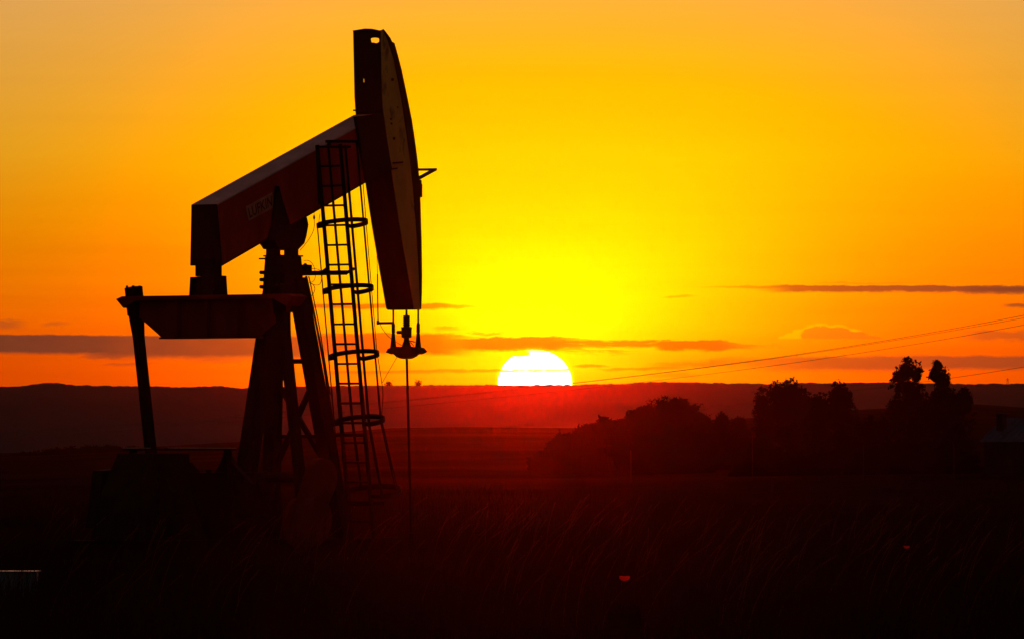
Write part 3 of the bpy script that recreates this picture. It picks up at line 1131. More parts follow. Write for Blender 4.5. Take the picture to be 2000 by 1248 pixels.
    for y in hoops:
        m = MB()
        N = 30
        hh = 0.042 if y != 968 else 0.05
        ths = [math.radians(-118 + (141 + 118) * k / N) for k in range(N + 1)]
        vs, fs = [], []
        for th in ths:
            for rr, s in ((0, -1), (0.012, -1), (0.012, 1), (0, 1)):
                p = hoop(y, th, R_ + rr) + ld * (-s * hh)
                vs.append(p)
        for k in range(N):
            for j in range(4):
                j2 = (j + 1) % 4
                fs.append((k * 4 + j, k * 4 + j2, k * 4 + 4 + j2, k * 4 + 4 + j))
        fs.append((0, 1, 2, 3)); fs.append((N * 4 + 3, N * 4 + 2, N * 4 + 1, N * 4))
        m.add(vs, fs)
        # straps that fix the hoop to the two rails
        m.bar(hoop(y, ths[0], R_), lad(y) + Vector((0, -LWH, 0)), 0.02, 0.07, ld)
        m.bar(hoop(y, ths[-1], R_), lad(y) + Vector((0, LWH, 0)), 0.02, 0.07, ld)
        m.build('cage_hoop', K, ladder)
    for deg, y0, w in ((140, 445, 0.03), (58, 285, 0.045), (-17, 285, 0.035), (-80, 285, 0.03), (-116, 285, 0.045)):
        th = math.radians(deg)
        m = MB()
        out_ = lf * math.cos(th) + Yv * math.sin(th)
        m.bar(cage(y0, th), hoop(826, th, R_), w, 0.02, out_)
        m.bar(hoop(826.5, th, R_), hoop(966, th, R_), w, 0.02, out_)
        m.build('cage_strap', K, ladder)
    # landing frame at the top and second collar at the bottom
    m = MB()
    fz = LC + 0.1
    m.bar(onc3(640, 277, fz), onc3(698, 277, fz), 0.12, 0.055)
    m.bar(onc3(617, 287.5, LC + 0.3), onc3(685, 287.5, LC - 0.25), 0.05, 0.045)
    m.bar(onc3(619, 286, LC + 0.3), onc3(624, 400, LC + 0.3), 0.04, 0.045, (1, 0, 0))
    m.bar(onc3(699, 277, fz), onc3(700, 285, fz), 0.04, 0.04, (1, 0, 0))
    m.bar(onc3(643, 280, fz), onc3(643, 288, fz), 0.05, 0.05, (1, 0, 0))
    m.build('landing_frame', K, ladder)
    m = MB()
    p = lad(986) + lf * 0.12
    m.bar(p + Yv * -0.42 + lf * 0.12, p + Yv * 0.32, 0.06, 0.07)
    m.build('bottom_collar', K, ladder)
    # stand-off arms from post to ladder
    m = MB()
    m.bar(onc3(590, 534.5, -0.2), onc3(678, 533, LC + 0.05), 0.16, 0.085)
    m.bar(onc3(676, 534, LC - 0.2), onc3(692, 525, LC - 0.29), 0.05, 0.055)
    m.bar(onc3(630, 531, LC + 0.4), onc3(641, 523, LC + 0.29), 0.04, 0.045)
    m.build('upper_standoff', K, root)
    m = MB()
    m.bar(onc3(645, 850, -0.6), onc3(712, 849, LC), 0.16, 0.06)
    m.build('lower_standoff', K, root)

    # ---- sensor box, conduits and loose wires
    m = MB()
    p = onc3(599, 524, -0.2)
    m.box((p.x - 0.07, p.y - 0.07, p.z - 0.09), (p.x + 0.07, p.y + 0.07, p.z + 0.06))
    q = onc3(595, 516, -0.2)
    m.bar(q, p, 0.05, 0.05)
    m.build('sensor_box', K, root)

    def wire(name, px, c, r, mat='cable', n=6):
        m = MB()
        pts = [onc3(x, y, c) for x, y in px]
        # Catmull-Rom smoothing
        out = []
        for i in range(len(pts) - 1):
            p0, p1, p2, p3 = pts[max(i - 1, 0)], pts[i], pts[i + 1], pts[min(i + 2, len(pts) - 1)]
            for k in range(5):
                t = k / 5
                out.append(0.5 * ((2 * p1) + (p2 - p0) * t + (2 * p0 - 5 * p1 + 4 * p2 - p3) * t * t + (3 * p1 - p0 - 3 * p2 + p3) * t ** 3))
        out.append(pts[-1])
        m.tube(out, r, n)
        return m.build(name, M[mat], root)
    wire('wire', [(594, 510), (600, 509), (608, 513), (614, 524), (616, 540), (612, 550), (605, 552)], -0.3, 0.006)
    wire('wire', [(605, 525), (618, 526), (627, 531), (628, 545), (624, 556), (614, 557), (606, 553)], -0.3, 0.006)
    wire('wire', [(604, 552), (611, 556), (615, 564), (612, 574), (606, 580)], -0.3, 0.007)
    wire('wire', [(613.5, 412), (613.5, 425), (613.5, 445), (608, 460), (599, 474), (586, 490)], -0.35, 0.006)
    wire('wire', [(625, 418), (623.5, 428), (622, 440)], 0.0, 0.006)
    wire('shackle', [(613.5, 421), (612.2, 425), (613.5, 429), (614.8, 425), (613.5, 421)], -0.35, 0.01)
    wire('conduit', [(598, 540), (612, 605), (628, 686), (640, 760), (652, 832)], -0.55, 0.022)
    wire('conduit', [(603, 540), (608, 562), (624, 640), (632, 690), (645, 770)], -0.55, 0.012)
    wire('guy_cable', [(709, 358), (722, 520), (734, 660), (737, 690), (745, 742), (748, 772), (746, 813), (752, 850), (762, 910), (771, 972)], -0.35, 0.008)
    wire('guy_cable', [(777, 694), (762, 720), (746, 748)], -0.3, 0.006)

    # ---- bridle, carrier bar, load cell and polished rod
    hb = onc(793, 607, 0)[0]
    for x in (768.2, 816.8):
        cc = ona(x, 640, hb)[0]
        m = MB()
        z = [ona(x, y, hb)[1] for y in (600, 632, 634, 648, 651, 685)]
        m.tube([(hb, cc, z[0]), (hb, cc, z[1])], 0.018, 8)
        br_ = m.build('bridle_cable', M['cable'], root)
        m = MB()
        m.lathe((hb, cc, 0), [(0.022, z[1] + 0.02), (0.034, z[2]), (0.036, z[3]), (0.028, z[4] + 0.01), (0.034, z[4] - 0.01), (0.06, z[5] + 0.06), (0.062, z[5])], 12)
        m.build('cable_socket', M['cable'], br_, True)
    zc1, zc0 = ona(793, 677, hb)[1], ona(793, 690, hb)[1]
    m = MB()
    c1 = ona(764, 684, hb)[0]; c2 = ona(824, 684, hb)[0]; cm = ona(794, 684, hb)[0]
    poly = [ona(x, y, hb) for x, y in ((774, 676.5), (812, 676.5), (822, 679), (828, 686), (824, 689), (818, 691.5), (813, 690),
                                      (808, 695), (800, 699.5), (794, 700.5), (787, 699.5), (780, 696), (774, 690), (770, 691.5), (764, 689), (760, 688), (764, 681))]
    m.prism_x(poly, hb - 0.1, hb + 0.1)
    m.build('carrier_bar', M['cable'], root)
    m = MB()
    zz = lambda y: ona(793, y, hb)[1]
    z0 = zz(677)
    prof = [(0.095, zz(677)), (0.08, zz(672)), (0.055, zz(666)), (0.05, zz(660)), (0.098, zz(658.5)), (0.1, zz(641)), (0.108, zz(640)), (0.108, zz(638.6)), (0.06, zz(638))]
    for y in (634, 630, 626, 622):
        prof += [(0.06, zz(y + 1.6)), (0.068, zz(y + 1.0)), (0.068, zz(y - 1.0)), (0.055, zz(y - 1.8))]
    prof += [(0.064, zz(619.5)), (0.064, zz(616.2)), (0.022, zz(615.6)), (0.020, zz(604))]
    m.lathe((hb, cm, 0), prof, 16)
    m.tube([(hb, cm, zz(648.5)), (hb - 0.05, cm + 0.19, zz(648.8))], 0.036, 10)
    m.tube([(hb, cm, zz(664)), (hb + 0.02, cm - 0.2, zz(668))], 0.012, 6)
    m.tube([(hb, cm - 0.1, zz(668)), (hb + 0.02, cm - 0.16, zz(675))], 0.01, 6)
    m.build('load_cell', M['cable'], root)
    m = MB()
    m.bar(ona3(738, 631, hb), ona3(768, 630.5, hb), 0.04, 0.045)
    m.bar(ona3(738, 626, hb), ona3(738, 634, hb), 0.035, 0.035, (1, 0, 0))
    m.build('limit_arm', M['cable'], root)
    wire('wire', [(742, 632), (747, 642), (757, 655), (770, 665), (784, 674)], 0.0, 0.006)
    wire('hanging_rod', [(737.5, 536), (737.5, 560), (738, 600), (738.5, 628)], 0.0, 0.013)
    wire('hanging_rod', [(736, 500), (736.8, 520), (737.5, 538)], 0.0, 0.006)
    m = MB()
    a0 = ona3(794.5, 698, hb)
    a1 = onc3(803.5, 1052, cm)
    m.tube([a0, a1], 0.024, 10)
    m.build('polished_rod', M['rod_steel'], root)
    return root, a1


PUMP, ROD_END = build_pump()


def build_wellhead():
    p = O + AX * ROD_END.x + AY * ROD_END.y
    root = empty('wellhead', (p.x, p.y, 0), PHI)
    tag(root, 'small dark wellhead in the grass under the hanging pump rod', 'wellhead')
    K = M['black_steel']
    m = MB()
    m.lathe((0, 0, -0.05), [(0.14, 0), (0.14, 0.12), (0.2, 0.13), (0.2, 0.17), (0.1, 0.18), (0.1, 0.3)], 16)
    m.build('casing_head', K, root)
    m = MB()
    m.lathe((0, 0, 0.25), [(0.07, 0), (0.07, 0.10), (0.085, 0.11), (0.085, 0.15), (0.05, 0.16), (0.045, 0.24), (0.06, 0.25), (0.055, 0.29), (0.022, 0.31)], 14)
    m.build('stuffing_box', K, root)
    m = MB()
    m.tube([(0, 0, 0.28), (0.3, 0, 0.28), (0.42, 0, 0.22), (0.46, 0, 0.0)], 0.04, 8)
    m.build('flow_pipe', K, root)
    m = MB()
    m.lathe((0.22, 0.05, 0.28), [(0.012, 0), (0.012, 0.12), (0.1, 0.122), (0.1, 0.14)], 12, axis='y')
    m.build('valve_wheel', K, root)


build_wellhead()

# ------------------------------------------------------------------ trees, bushes, hedge
def leaf_cloud(lobes, n, size, depth, r, clump=3.4):
    """Leaf quads scattered in lobes [(px, py, rx, ry, weight)], given in photo pixels at one distance; returns centres (px, py, d)."""
    w = np.array([l[4] for l in lobes], float); w /= w.sum()
    n0, n = n, max(20, n // 24)
    which = r.choice(len(lobes), n, p=w)
    L = np.array([l[:4] for l in lobes], float)[which]
    d = r.normal(size=(n, 3)); d /= np.linalg.norm(d, axis=1)[:, None]
    rad = r.uniform(0, 1, n) ** 0.5
    d *= rad[:, None]
    # uneven outline: pull whole bundles of directions in and out
    wob = 1 + 0.22 * np.sin(d[:, 0] * 9 + L[:, 0]) * np.sin(d[:, 1] * 8 + L[:, 1] * 0.7)
    x = L[:, 0] + d[:, 0] * L[:, 2] * wob
    y = L[:, 1] + d[:, 1] * L[:, 3] * wob
    z = d[:, 2] * np.minimum(L[:, 2], L[:, 3] * 1.4) * depth
    # leaves hang in small sprays round these twig ends
    pick = r.integers(0, n, n0)
    k = clump * r.uniform(0.5, 1.3, n)[pick]
    return x[pick] + r.normal(0, 1, n0) * k, y[pick] + r.normal(0, 1, n0) * k * 0.8, z[pick] + r.normal(0, 1, n0) * k


def leaves_mesh(name, x, y, z, Y, size, mat, parent, origin, r):
    n = len(x)
    s = Y / F
    cx = (x - 1000) * s
    cz = EYE + (HOR - y) * s
    cy = Y + z * s
    c = np.stack([cx, cy, cz], 1) - np.array(origin)[None]
    u = r.normal(size=(n, 3)); u /= np.linalg.norm(u, axis=1)[:, None]
    v = r.normal(size=(n, 3)); v -= (v * u).sum(1)[:, None] * u; v /= np.linalg.norm(v, axis=1)[:, None]
    sz = size * r.uniform(0.6, 1.4, (n, 1))
    # a pointed leaf: four corners, longer one way
    P = np.stack([c - u * sz, c + v * sz * 0.45, c + u * sz, c - v * sz * 0.45], 1).reshape(-1, 3)
    Fq = np.arange(n * 4).reshape(-1, 4)
    o = mesh_np(name, P, Fq, mat)
    o.parent = parent
    return o


def tree(name, label, cat, Y, base_px, lobes, n, group=None, size=0.085, trunk_r=0.12, seed=1, depth=1.0, sprigs=0, heart=(0.60, 1.9)):
    r = np.random.default_rng(seed)
    s = Y / F
    bx = (base_px - 1000) * s
    o3 = (bx, Y, gz(bx, Y))
    root = empty(name, o3)
    tag(root, label, cat, group)
    # limbs from the trunk into the lobes
    m = MB()
    trunk = MB()
    main = sorted(lobes, key=lambda l: l[1])
    topz = EYE + (HOR - main[0][1]) * s - o3[2]
    topx = (main[0][0] - base_px) * s
    h = max(0.5, topz)
    pts, rs = [], []
    for k in range(7):
        t = k / 6
        pts.append((topx * t ** 1.5 + 0.12 * math.sin(t * 5 + seed) * min(1, t * 3), 0.1 * math.sin(t * 4 + seed * 2) * t, -0.1 + (h + 0.1) * t))
        rs.append(max(0.02, trunk_r * (1 - 0.85 * t)))
    trunk.tube(pts, rs, 8)
    for l in lobes:
        lz = EYE + (HOR - l[1]) * s - o3[2]
        lx = (l[0] - base_px) * s
        k = min(4, max(1, int(6 * max(0.1, (lz / h)) * 0.55)))
        p0 = Vector(pts[k])
        p1 = Vector((lx, r.uniform(-0.3, 0.3), lz))
        mid = (p0 + p1) / 2 + Vector((0, 0, 0.15))
        trunk.tube([p0, mid, p1], [rs[k] * 0.6, rs[k] * 0.4, 0.015], 6)
        for q in range(3):
            e = p1 + Vector((r.uniform(-1, 1) * l[2] * s * 0.8, r.uniform(-.5, .5), r.uniform(-0.2, 1.0) * l[3] * s * 0.8))
            trunk.tube([mid.lerp(p1, 0.5), e], [rs[k] * 0.25 + 0.008, 0.006], 5)
    trunk.build('trunk', M['bark'], root)
    x, y, z = leaf_cloud(lobes, n, size, depth, r)
    # ragged sprigs poking out of the upper outline
    if sprigs:
        sx, sy, szz = [], [], []
        for k in range(sprigs):
            l = lobes[r.integers(len(lobes))]
            an = r.uniform(-1.9, 1.9)
            ex, ey = math.sin(an), -math.cos(an)
            L0 = r.uniform(0.75, 1.0); L1 = L0 + r.uniform(0.10, 0.32)
            q = r.integers(8, 22)
            tt = r.uniform(L0, L1, q)
            dz = r.uniform(-0.6, 0.6)
            sx.append(l[0] + ex * l[2] * tt + r.normal(0, 1.2, q)); sy.append(l[1] + ey * l[3] * tt + r.normal(0, 1.2, q))
            szz.append(np.full(q, dz * l[2]) + r.normal(0, 1.5, q))
        x = np.concatenate([x] + sx); y = np.concatenate([y] + sy); z = np.concatenate([z] + szz)
    k = int(n * (1.7 if heart[0] > 0.8 else 0.8))
    x2, y2, z2 = leaf_cloud([(l[0], l[1] + l[3] * (1 - heart[0]) * 0.4, l[2] * heart[0], l[3] * heart[0], l[4]) for l in lobes], k, size, depth, r)
    x = np.concatenate([x, x2]); y = np.concatenate([y, y2]); z = np.concatenate([z, z2])
    sizes = np.full(len(x), size); sizes[-k:] = size * heart[1]
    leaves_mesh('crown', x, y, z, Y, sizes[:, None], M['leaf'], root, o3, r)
    return root


G2 = 'trees and bushes behind the right field'
tree('hawthorn_bush', 'broad domed dark bush rising behind the field right of the sun', 'bush', 415, 1310,
     [(1310, 812, 62, 36, 3), (1265, 832, 55, 34, 2.4), (1345, 835, 46, 38, 2), (1325, 868, 90, 60, 4), (1240, 868, 62, 50, 3), (1375, 876, 40, 50, 2), (1302, 905, 100, 45, 4)],
     26000, G2, 0.052, 0.14, 3, 1.0, 110, (0.9, 3.8))
tree('low_bush', 'low ragged scrub bush sloping down just right of the setting sun', 'bush', 425, 1180,
     [(1195, 850, 55, 32, 3), (1150, 866, 42, 36, 2), (1215, 885, 60, 50, 3), (1175, 900, 60, 46, 3), (1135, 900, 34, 36, 1.6), (1104, 880, 36, 34, 1.8), (1074, 906, 40, 28, 1.6)],
     24000, G2, 0.05, 0.09, 4, 1.0, 60, (0.9, 4.2))
tree('small_bush', 'little pointed bush in the dip between domed bush and leafy clump', 'bush', 430, 1410,
     [(1409, 828, 9, 22, 1.4), (1412, 860, 26, 34, 2), (1440, 868, 34, 36, 2), (1442, 830, 10, 14, .5), (1420, 900, 50, 40, 3)],
     7000, G2, 0.055, 0.07, 5, 1.0, 26, (0.85, 3.0))
tree('leafy_tree', 'narrow leafy tree at the left edge of the middle clump', 'tree', 420, 1490,
     [(1488, 785, 14, 28, 1.4), (1490, 822, 18, 40, 2), (1492, 870, 26, 50, 3), (1490, 915, 36, 35, 2)],
     5000, G2, 0.06, 0.10, 6, 1.0, 50, (0.62, 2.2))
tree('leafy_tree', 'tallest bushy tree in the middle clump with tufted flat top', 'tree', 423, 1535,
     [(1520, 766, 19, 22, 1.5), (1545, 766, 17, 24, 1.3), (1530, 795, 40, 34, 3.4), (1562, 790, 22, 30, 1.6), (1540, 840, 40, 45, 3), (1535, 895, 48, 50, 4)],
     9500, G2, 0.062, 0.13, 7, 1.0, 120, (0.62, 2.4))
tree('leafy_tree', 'lower rounded tree filling the dip of the middle clump', 'tree', 427, 1590,
     [(1578, 783, 18, 22, 1), (1600, 790, 20, 22, 1.2), (1592, 815, 40, 36, 3.4), (1596, 855, 42, 45, 3), (1590, 900, 45, 46, 3)],
     7000, G2, 0.062, 0.11, 8, 1.0, 80, (0.62, 2.4))
tree('leafy_tree', 'dense tree closing the right end of the middle clump', 'tree', 418, 1640,
     [(1638, 768, 16, 23, 1.2), (1650, 775, 10, 16, .7), (1640, 800, 30, 36, 2.8), (1648, 845, 34, 45, 3), (1640, 895, 42, 48, 3), (1672, 838, 10, 18, .4)],
     7500, G2, 0.062, 0.12, 9, 1.0, 90, (0.62, 2.4))
tree('tall_tree', 'tall ragged tree with a two-peaked crown against the orange cloud', 'tree', 410, 1768,
     [(1772, 718, 12, 18, 1.5), (1758, 733, 14, 16, 1.3), (1790, 727, 10, 20, 1.1), (1768, 752, 26, 20, 2), (1784, 765, 22, 28, 1.6), (1768, 790, 30, 18, 1.9), (1752, 815, 26, 38, 2.5), (1788, 825, 34, 40, 3), (1770, 870, 44, 60, 4)],
     8500, G2, 0.07, 0.14, 10, 0.9, 110, (0.5, 1.8))
tree('tall_tree', 'slim tree with one small round top beside the two-peaked tree', 'tree', 414, 1840,
     [(1831, 717, 7, 10, .6), (1834, 735, 18, 16, 1.5), (1842, 745, 12, 12, .8), (1836, 772, 26, 24, 1.8), (1812, 795, 24, 26, 1.6), (1832, 815, 40, 40, 3.4), (1840, 870, 40, 60, 4)],
     7500, G2, 0.07, 0.12, 11, 0.9, 90, (0.5, 1.8))
tree('leafy_tree', 'rounded tree at the right end of the clump beside the shed', 'tree', 418, 1875,
     [(1884, 780, 12, 20, 1), (1868, 790, 30, 28, 2.2), (1866, 830, 38, 40, 3), (1870, 885, 42, 56, 4)],
     7000, G2, 0.08, 0.12, 12, 1.0, 36)
tree('undergrowth_bush', 'wide low bush along the field edge under the middle clump', 'bush', 400, 1640,
     [(1560, 915, 70, 30, 2), (1640, 905, 60, 36, 2), (1710, 880, 46, 50, 2), (1705, 840, 36, 26, 1), (1780, 905, 80, 40, 3), (1860, 915, 60, 34, 2), (1480, 925, 60, 24, 2), (1720, 925, 90, 24, 2)],
     13000, G2, 0.075, 0.08, 13, 1.0, 60, (0.85, 2.5))

# tiny trees standing on the far ridge
for (x, y, w, h, lab, sd) in ((758, 750.5, 4, 2.6, 'tiny bush on the far ridge just left of the pump rod', 21),
                              (816, 749.5, 2.6, 3, 'tiny tree on the far ridge just right of the pump rod', 22)):
    tree('ridge_tree', lab, 'tree', 2492, x, [(x, y, w, h, 2), (x + 1, y - 2, w * .5, h * .6, 1)], 260, 'tiny trees on the far ridge', 0.14, 0.06, sd, 1.0, 6)
# low hedge along the left crest
m_root = tree('field_hedge', 'low dark hedge along the field edge at far left', 'hedge', 900, 150,
              [(100, 884, 26, 6, 1), (140, 881, 30, 8, 1.3), (180, 880, 30, 8, 1.3), (215, 879, 24, 7, 1), (255, 880, 26, 6, 1), (60, 889, 30, 5, .8)],
              5000, None, 0.13, 0.06, 31, 1.0, 30)

# thin mast on the ridge
def build_mast():
    p = at(1968, 751, 2497)
    root = empty('ridge_mast', p)
    tag(root, 'tiny thin mast on the far ridge at right', 'mast')
    m = MB()
    for a in (-1, 1):
        m.tube([(a * 0.35, 0, -0.5), (a * 0.06, 0, 2.1)], 0.05, 5)
    m.tube([(-0.25, 0, 0.25), (0.22, 0, 0.7), (-0.15, 0, 1.2), (0.1, 0, 1.7)], 0.03, 5)
    m.build('mast_frame', M['black_steel'], root)
    m = MB()
    m.tube([(-0.55, 0, 1.6), (0.55, 0, 1.6)], 0.045, 5)
    m.build('cross_arm', M['black_steel'], root)


build_mast()

# ------------------------------------------------------------------ overhead lines
def power_line(label, px, Ys, r):
    m = MB()
    pts = []
    n = 48
    xs = [p[0] for p in px]
    for k in range(n + 1):
        x = xs[0] + (xs[-1] - xs[0]) * k / n
        y = float(np.interp(x, xs[::-1], [p[1] for p in px][::-1]))
        # smooth sag: quadratic fit of the sighted points
        y = float(np.polyval(np.polyfit(xs, [p[1] for p in px], 3), x))
        Y = 1.0 / (1 / Ys[0] + (1 / Ys[1] - 1 / Ys[0]) * k / n)
        pts.append(at(x, y, Y))
    m.tube(pts, [r * (0.6 + 0.4 * p.y / Ys[1]) for p in pts], 5)
    o = m.build('power_line', M['cable'])
    tag(o, label, 'power line', 'overhead wires crossing the sky')


power_line('topmost overhead wire rising to the right edge', [(2120, 589), (2000, 617.5), (1700, 672), (1400, 714), (1130, 746), (980, 759), (750, 783), (480, 813), (0, 852), (-150, 862)], (600, 1050), 0.022)
power_line('second overhead wire close under the topmost one at right', [(2120, 596), (2000, 622), (1700, 674.5), (1400, 715.5), (1130, 747), (980, 760), (750, 785), (480, 816), (0, 856), (-150, 866)], (600, 1050), 0.018)
power_line('third overhead wire below the top pair, crossing the low sky', [(2120, 611), (2000, 634), (1700, 686), (1400, 731), (1240, 748), (980, 772), (750, 795), (480, 824), (0, 862), (-150, 873)], (600, 1050), 0.020)
power_line('lowest overhead wire behind the tall trees at right', [(2120, 694), (2000, 716.5), (1880, 735), (1800, 745), (1650, 764), (1450, 787), (1350, 797), (1250, 808)], (600, 1000), 0.020)

# ------------------------------------------------------------------ shed, posts, trough, poppy
def build_shed():
    Y = 395.0
    s = Y / F
    q = math.radians(42)
    p = at(1921, 950, Y)
    root = empty('field_shed', (p.x, p.y, gz(p.x, p.y)), -q)
    tag(root, 'low dark shed with a dull bluish sloped roof at the right edge', 'shed')
    zg = gz(p.x, p.y)
    ze = EYE + (HOR - 861) * s - zg
    zr = EYE + (HOR - 818) * s - zg
    L, D = 9.0, 3.6                      # along the ridge, across
    m = MB()
    m.box((0, 0, -0.3), (L, D, ze))
    m.prism_x([(0.05, ze), (D - 0.05, ze), (D / 2, zr - 0.05)], 0.01, L - 0.01)
    m.build('wall', M['wall_dark'], root)
    m = MB()
    rid = D / 2
    m.add([(-0.15, -0.12, ze - 0.04), (L + .15, -0.12, ze - 0.04), (L + .15, rid, zr), (-0.15, rid, zr),
           (-0.15, -0.12, ze - 0.01), (L + .15, -0.12, ze - 0.01), (L + .15, rid, zr + 0.05), (-0.15, rid, zr + 0.05)],
          [(0, 3, 2, 1), (4, 5, 6, 7), (0, 1, 5, 4), (1, 2, 6, 5), (2, 3, 7, 6), (3, 0, 4, 7)])
    m.add([(-0.15, D + 0.12, ze - 0.04), (L + .15, D + 0.12, ze - 0.04), (L + .15, rid, zr), (-0.15, rid, zr),
           (-0.15, D + 0.12, ze - 0.01), (L + .15, D + 0.12, ze - 0.01), (L + .15, rid, zr + 0.05), (-0.15, rid, zr + 0.05)],
          [(0, 1, 2, 3), (4, 7, 6, 5), (0, 4, 5, 1), (1, 5, 6, 2), (2, 6, 7, 3), (3, 7, 4, 0)])
    for k in range(24):                  # standing seams of the metal sheets
        x = -0.1 + k * 0.4
        m.bar((x, -0.12, ze + 0.0), (x, rid - 0.02, zr + 0.06), 0.04, 0.05)
    rf = m.build('roof', M['roof'], root)
    m = MB()
    m.box((0.25, rid - 1.1, ze + 0.2), (0.62, rid - 0.75, zr + 0.22))
    m.box((0.22, rid - 1.13, zr + 0.22), (0.65, rid - 0.72, zr + 0.27))
    m.build('chimney', M['wall_dark'], rf)
    m = MB()
    m.box((1.0, -0.03, -0.2), (2.0, -0.002, ze - 0.25))
    m.build('door', M['wall_dark'], root)


build_shed()


def post(name, label, x, ytop, ybot, Y, r, cat='post', group=None):
    a, b = at(x, ytop, Y), at(x, ybot, Y)
    z0 = gz(b.x, Y)
    m = MB()
    h = a.z - z0
    m.tube([(0, 0, -0.3), (0.01, 0, h * 0.5), (0.0, 0, h)], [r * 1.1, r, r * 0.9], 8)
    m.lathe((0, 0, h), [(r * 0.9, -0.01), (r * 0.6, 0.03), (0.005, 0.04)], 8)
    o = m.build(name, M['wood'])
    o.location = (b.x, Y, z0)
    tag(o, label, cat, group)


FG = 'thin wooden posts standing in the right field'
post('wooden_post', 'thin tall wooden post in front of the left tree of the middle clump', 1469.5, 852, 955, 380, 0.02, 'post', FG)
post('wooden_post', 'short thin wooden post nearest the camera in the right field', 1507, 932, 985, 300, 0.022, 'post', FG)
post('wooden_post', 'thin wooden post below the gap between the two tall trees', 1686, 868, 955, 378, 0.02, 'post', FG)
post('wooden_post', 'thin wooden post in front of the low scrub right of the sun', 1232, 880, 960, 372, 0.02, 'post', FG)
post('wooden_post', 'thin wooden post between the last clump and the shed', 1863, 868, 955, 374, 0.02, 'post', FG)


def build_trough():
    Y = 112.0
    p = at(76, 1115, Y)
    z0 = gz(p.x - 1, Y)
    root = empty('metal_trough', (p.x, Y, z0), math.radians(1.0))
    tag(root, 'low bluish metal trough with a shiny top edge at the left border', 'trough')
    h = p.z - z0
    m = MB()
    m.box((-2.4, 0.03, -0.1), (-0.03, 0.75, h - 0.013))
    m.build('trough_body', M['trough'], root)
    m = MB()
    m.box((-2.45, -0.02, h - 0.012), (0.0, 0.8, h))
    m.build('lid', M['trough'], root)


build_trough()


def poppy(label, x, y, Y, s, tone):
    p = at(x, y, Y)
    z0 = gz(p.x, Y)
    root = empty('poppy', (p.x, Y, z0))
    tag(root, label, 'flower', 'poppies in the grass')
    h = p.z - z0
    m = MB()
    m.tube([(0.02, 0.0, -0.05), (0.03, 0, h * 0.5), (0, 0, h - 0.01)], 0.004, 5)
    m.build('stem', M['grass'], root)
    for k in range(4):
        an = math.pi / 2 * k + 0.4
        m = MB()
        vs, fs = [], []
        for i in range(4):
            rr = s * (0.15, 0.62, 0.93, 1.0)[i]
            for j in range(5):
                a2 = an + (j - 2) * 0.46
                vs.append((rr * math.cos(a2), rr * math.sin(a2), h + s * (0.0, 0.16, 0.52, 0.95)[i] * (0.92 + 0.12 * math.cos(j * 2.1 + k))))
        for i in range(3):
            for j in range(4):
                a = i * 5 + j
                fs.append((a, a + 1, a + 6, a + 5))
        m.add(vs, fs)
        m.build('petal', M['poppy'], root, True)


poppy('bright red poppy open in the dark grass right of centre', 1220, 1134, 92, 0.062, 1)
poppy('small dim red poppy in the grass at far right', 1771, 1071, 128, 0.05, 0.5)

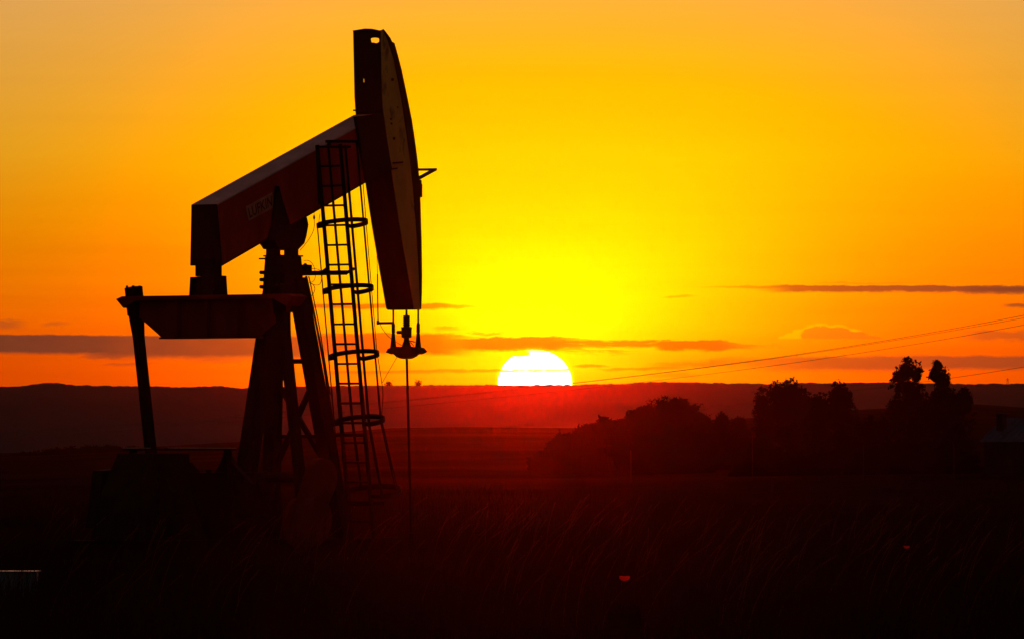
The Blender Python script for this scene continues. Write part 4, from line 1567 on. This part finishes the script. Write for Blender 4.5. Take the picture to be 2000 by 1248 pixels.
# ------------------------------------------------------------------ grass
def build_grass():
    r = np.random.default_rng(77)
    def blades(n, y0, y1, hmin, hmax, w, marg, lean):
        # density even over the ground
        yy = np.sqrt(r.uniform(y0 ** 2, y1 ** 2, n))
        xx = r.uniform(-1, 1, n) * (yy * 0.066 + marg)
        # thin patches and thick tufts
        tuft = 0.5 + 0.5 * np.sin(xx * 1.3 + 0.7 * np.sin(yy * 0.4)) * np.sin(yy * 0.55 + 0.8 * np.sin(xx * 0.5))
        keep = r.uniform(0, 1, n) < 0.35 + 0.65 * tuft
        keep &= ~((np.abs(xx - 220 / F * yy) < 0.22) & (yy > 84) & (yy < 106))
        xx, yy, tuft = xx[keep], yy[keep], tuft[keep]
        n = len(xx)
        h = r.uniform(hmin, hmax, n) * (0.6 + 0.55 * tuft)
        zz = ground_z(xx, yy) - 0.02
        an = r.uniform(0, 2 * np.pi, n)
        sx, sy = np.cos(an) * w / 2, np.sin(an) * w / 2
        lx = r.normal(lean, 0.22, n) * h
        ly = r.normal(0.0, 0.2, n) * h
        b = np.stack([xx, yy, zz], 1)
        sv = np.stack([sx, sy, np.zeros(n)], 1)
        m1 = b + np.stack([lx * 0.3, ly * 0.3, h * 0.55], 1)
        tp = b + np.stack([lx, ly, h * (1 - 0.12 * np.abs(lx / h))], 1)
        V = np.stack([b - sv, b + sv, m1 + sv * 0.8, m1 - sv * 0.8, tp + sv * 0.12, tp - sv * 0.12], 1).reshape(-1, 3)
        k = np.arange(n)[:, None] * 6
        Fq = np.concatenate([k + np.array([[0, 1, 2, 3]]), k + np.array([[3, 2, 4, 5]])], 0)
        return V, Fq
    parts = [blades(70000, 84, 165, 0.35, 0.72, 0.014, 1.5, 0.12),
             blades(60000, 165, 330, 0.22, 0.45, 0.02, 3, 0.12)]
    V, Fq, off = [], [], 0
    for v, f in parts:
        V.append(v); Fq.append(f + off); off += len(v)
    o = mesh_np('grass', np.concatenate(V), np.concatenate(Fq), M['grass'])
    tag(o, 'long dark grass covering the near field', 'grass', None, 'stuff')

    # seed-headed stalks bending to the right
    n = 300
    yy = np.sqrt(r.uniform(94 ** 2, 170 ** 2, n))
    u = np.concatenate([r.uniform(850, 2050, int(n * .72)), r.uniform(-50, 850, n - int(n * .72))])
    xx = (u - 1000) / F * yy
    zz = ground_z(xx, yy)
    V, Fq, off = [], [], 0
    for i in range(n):
        h = r.uniform(0.7, 1.25)
        le = r.normal(0.42, 0.16)
        ly = r.normal(0, 0.12)
        pts = []
        for k in range(6):
            t = k / 5
            pts.append(np.array([xx[i] + le * h * t ** 1.8, yy[i] + ly * h * t ** 1.8, zz[i] + h * (t - 0.10 * t ** 3)]))
        w = 0.0035
        for k in range(5):
            p, q = pts[k], pts[k + 1]
            ww = w * (1 - 0.5 * k / 5)
            V += [p + [-ww, 0, 0], p + [ww, 0, 0], q + [ww * .8, 0, 0], q + [-ww * .8, 0, 0]]
            Fq.append([off, off + 1, off + 2, off + 3]); off += 4
            V += [p + [0, -ww, 0], p + [0, ww, 0], q + [0, ww * .8, 0], q + [0, -ww * .8, 0]]
            Fq.append([off, off + 1, off + 2, off + 3]); off += 4
        d = pts[5] - pts[4]; d = d / np.linalg.norm(d)
        L = r.uniform(0.12, 0.26)
        for k in range(14):
            c = pts[5] - d * (L * (1 - k / 13) - 0.03)
            a = r.normal(size=3); a /= np.linalg.norm(a)
            e = d * 0.016 + a * 0.010
            s2 = np.cross(e, [0.2, 1, 0.1]); s2 = s2 / np.linalg.norm(s2) * 0.005
            V += [c, c + e * 0.5 + s2, c + e, c + e * 0.5 - s2]
            Fq.append([off, off + 1, off + 2, off + 3]); off += 4
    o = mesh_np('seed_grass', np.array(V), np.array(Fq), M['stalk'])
    tag(o, 'sparse taller seed-headed grass stalks bending to the right', 'grass', None, 'stuff')


build_grass()

# ------------------------------------------------------------------ haze
def build_haze():
    m = MB()
    m.box((-1300, -45, -22), (1300, 2760, 40))
    mat = bpy.data.materials.new('haze')
    mat.use_nodes = True
    t = mat.node_tree
    t.nodes.clear()
    out = t.nodes.new('ShaderNodeOutputMaterial')
    v = t.nodes.new('ShaderNodeVolumePrincipled')
    v.inputs['Color'].default_value = (0.95, 0.60, 0.45, 1)
    v.inputs['Density'].default_value = HAZE_D
    v.inputs['Anisotropy'].default_value = HAZE_G
    t.links.new(v.outputs[0], out.inputs['Volume'])
    o = m.build('haze', mat)
    tag(o, 'thin sunset haze over the whole valley', 'haze', None, 'stuff')


HAZE_D = 0.0000115
HAZE_G = 0.986
build_haze()
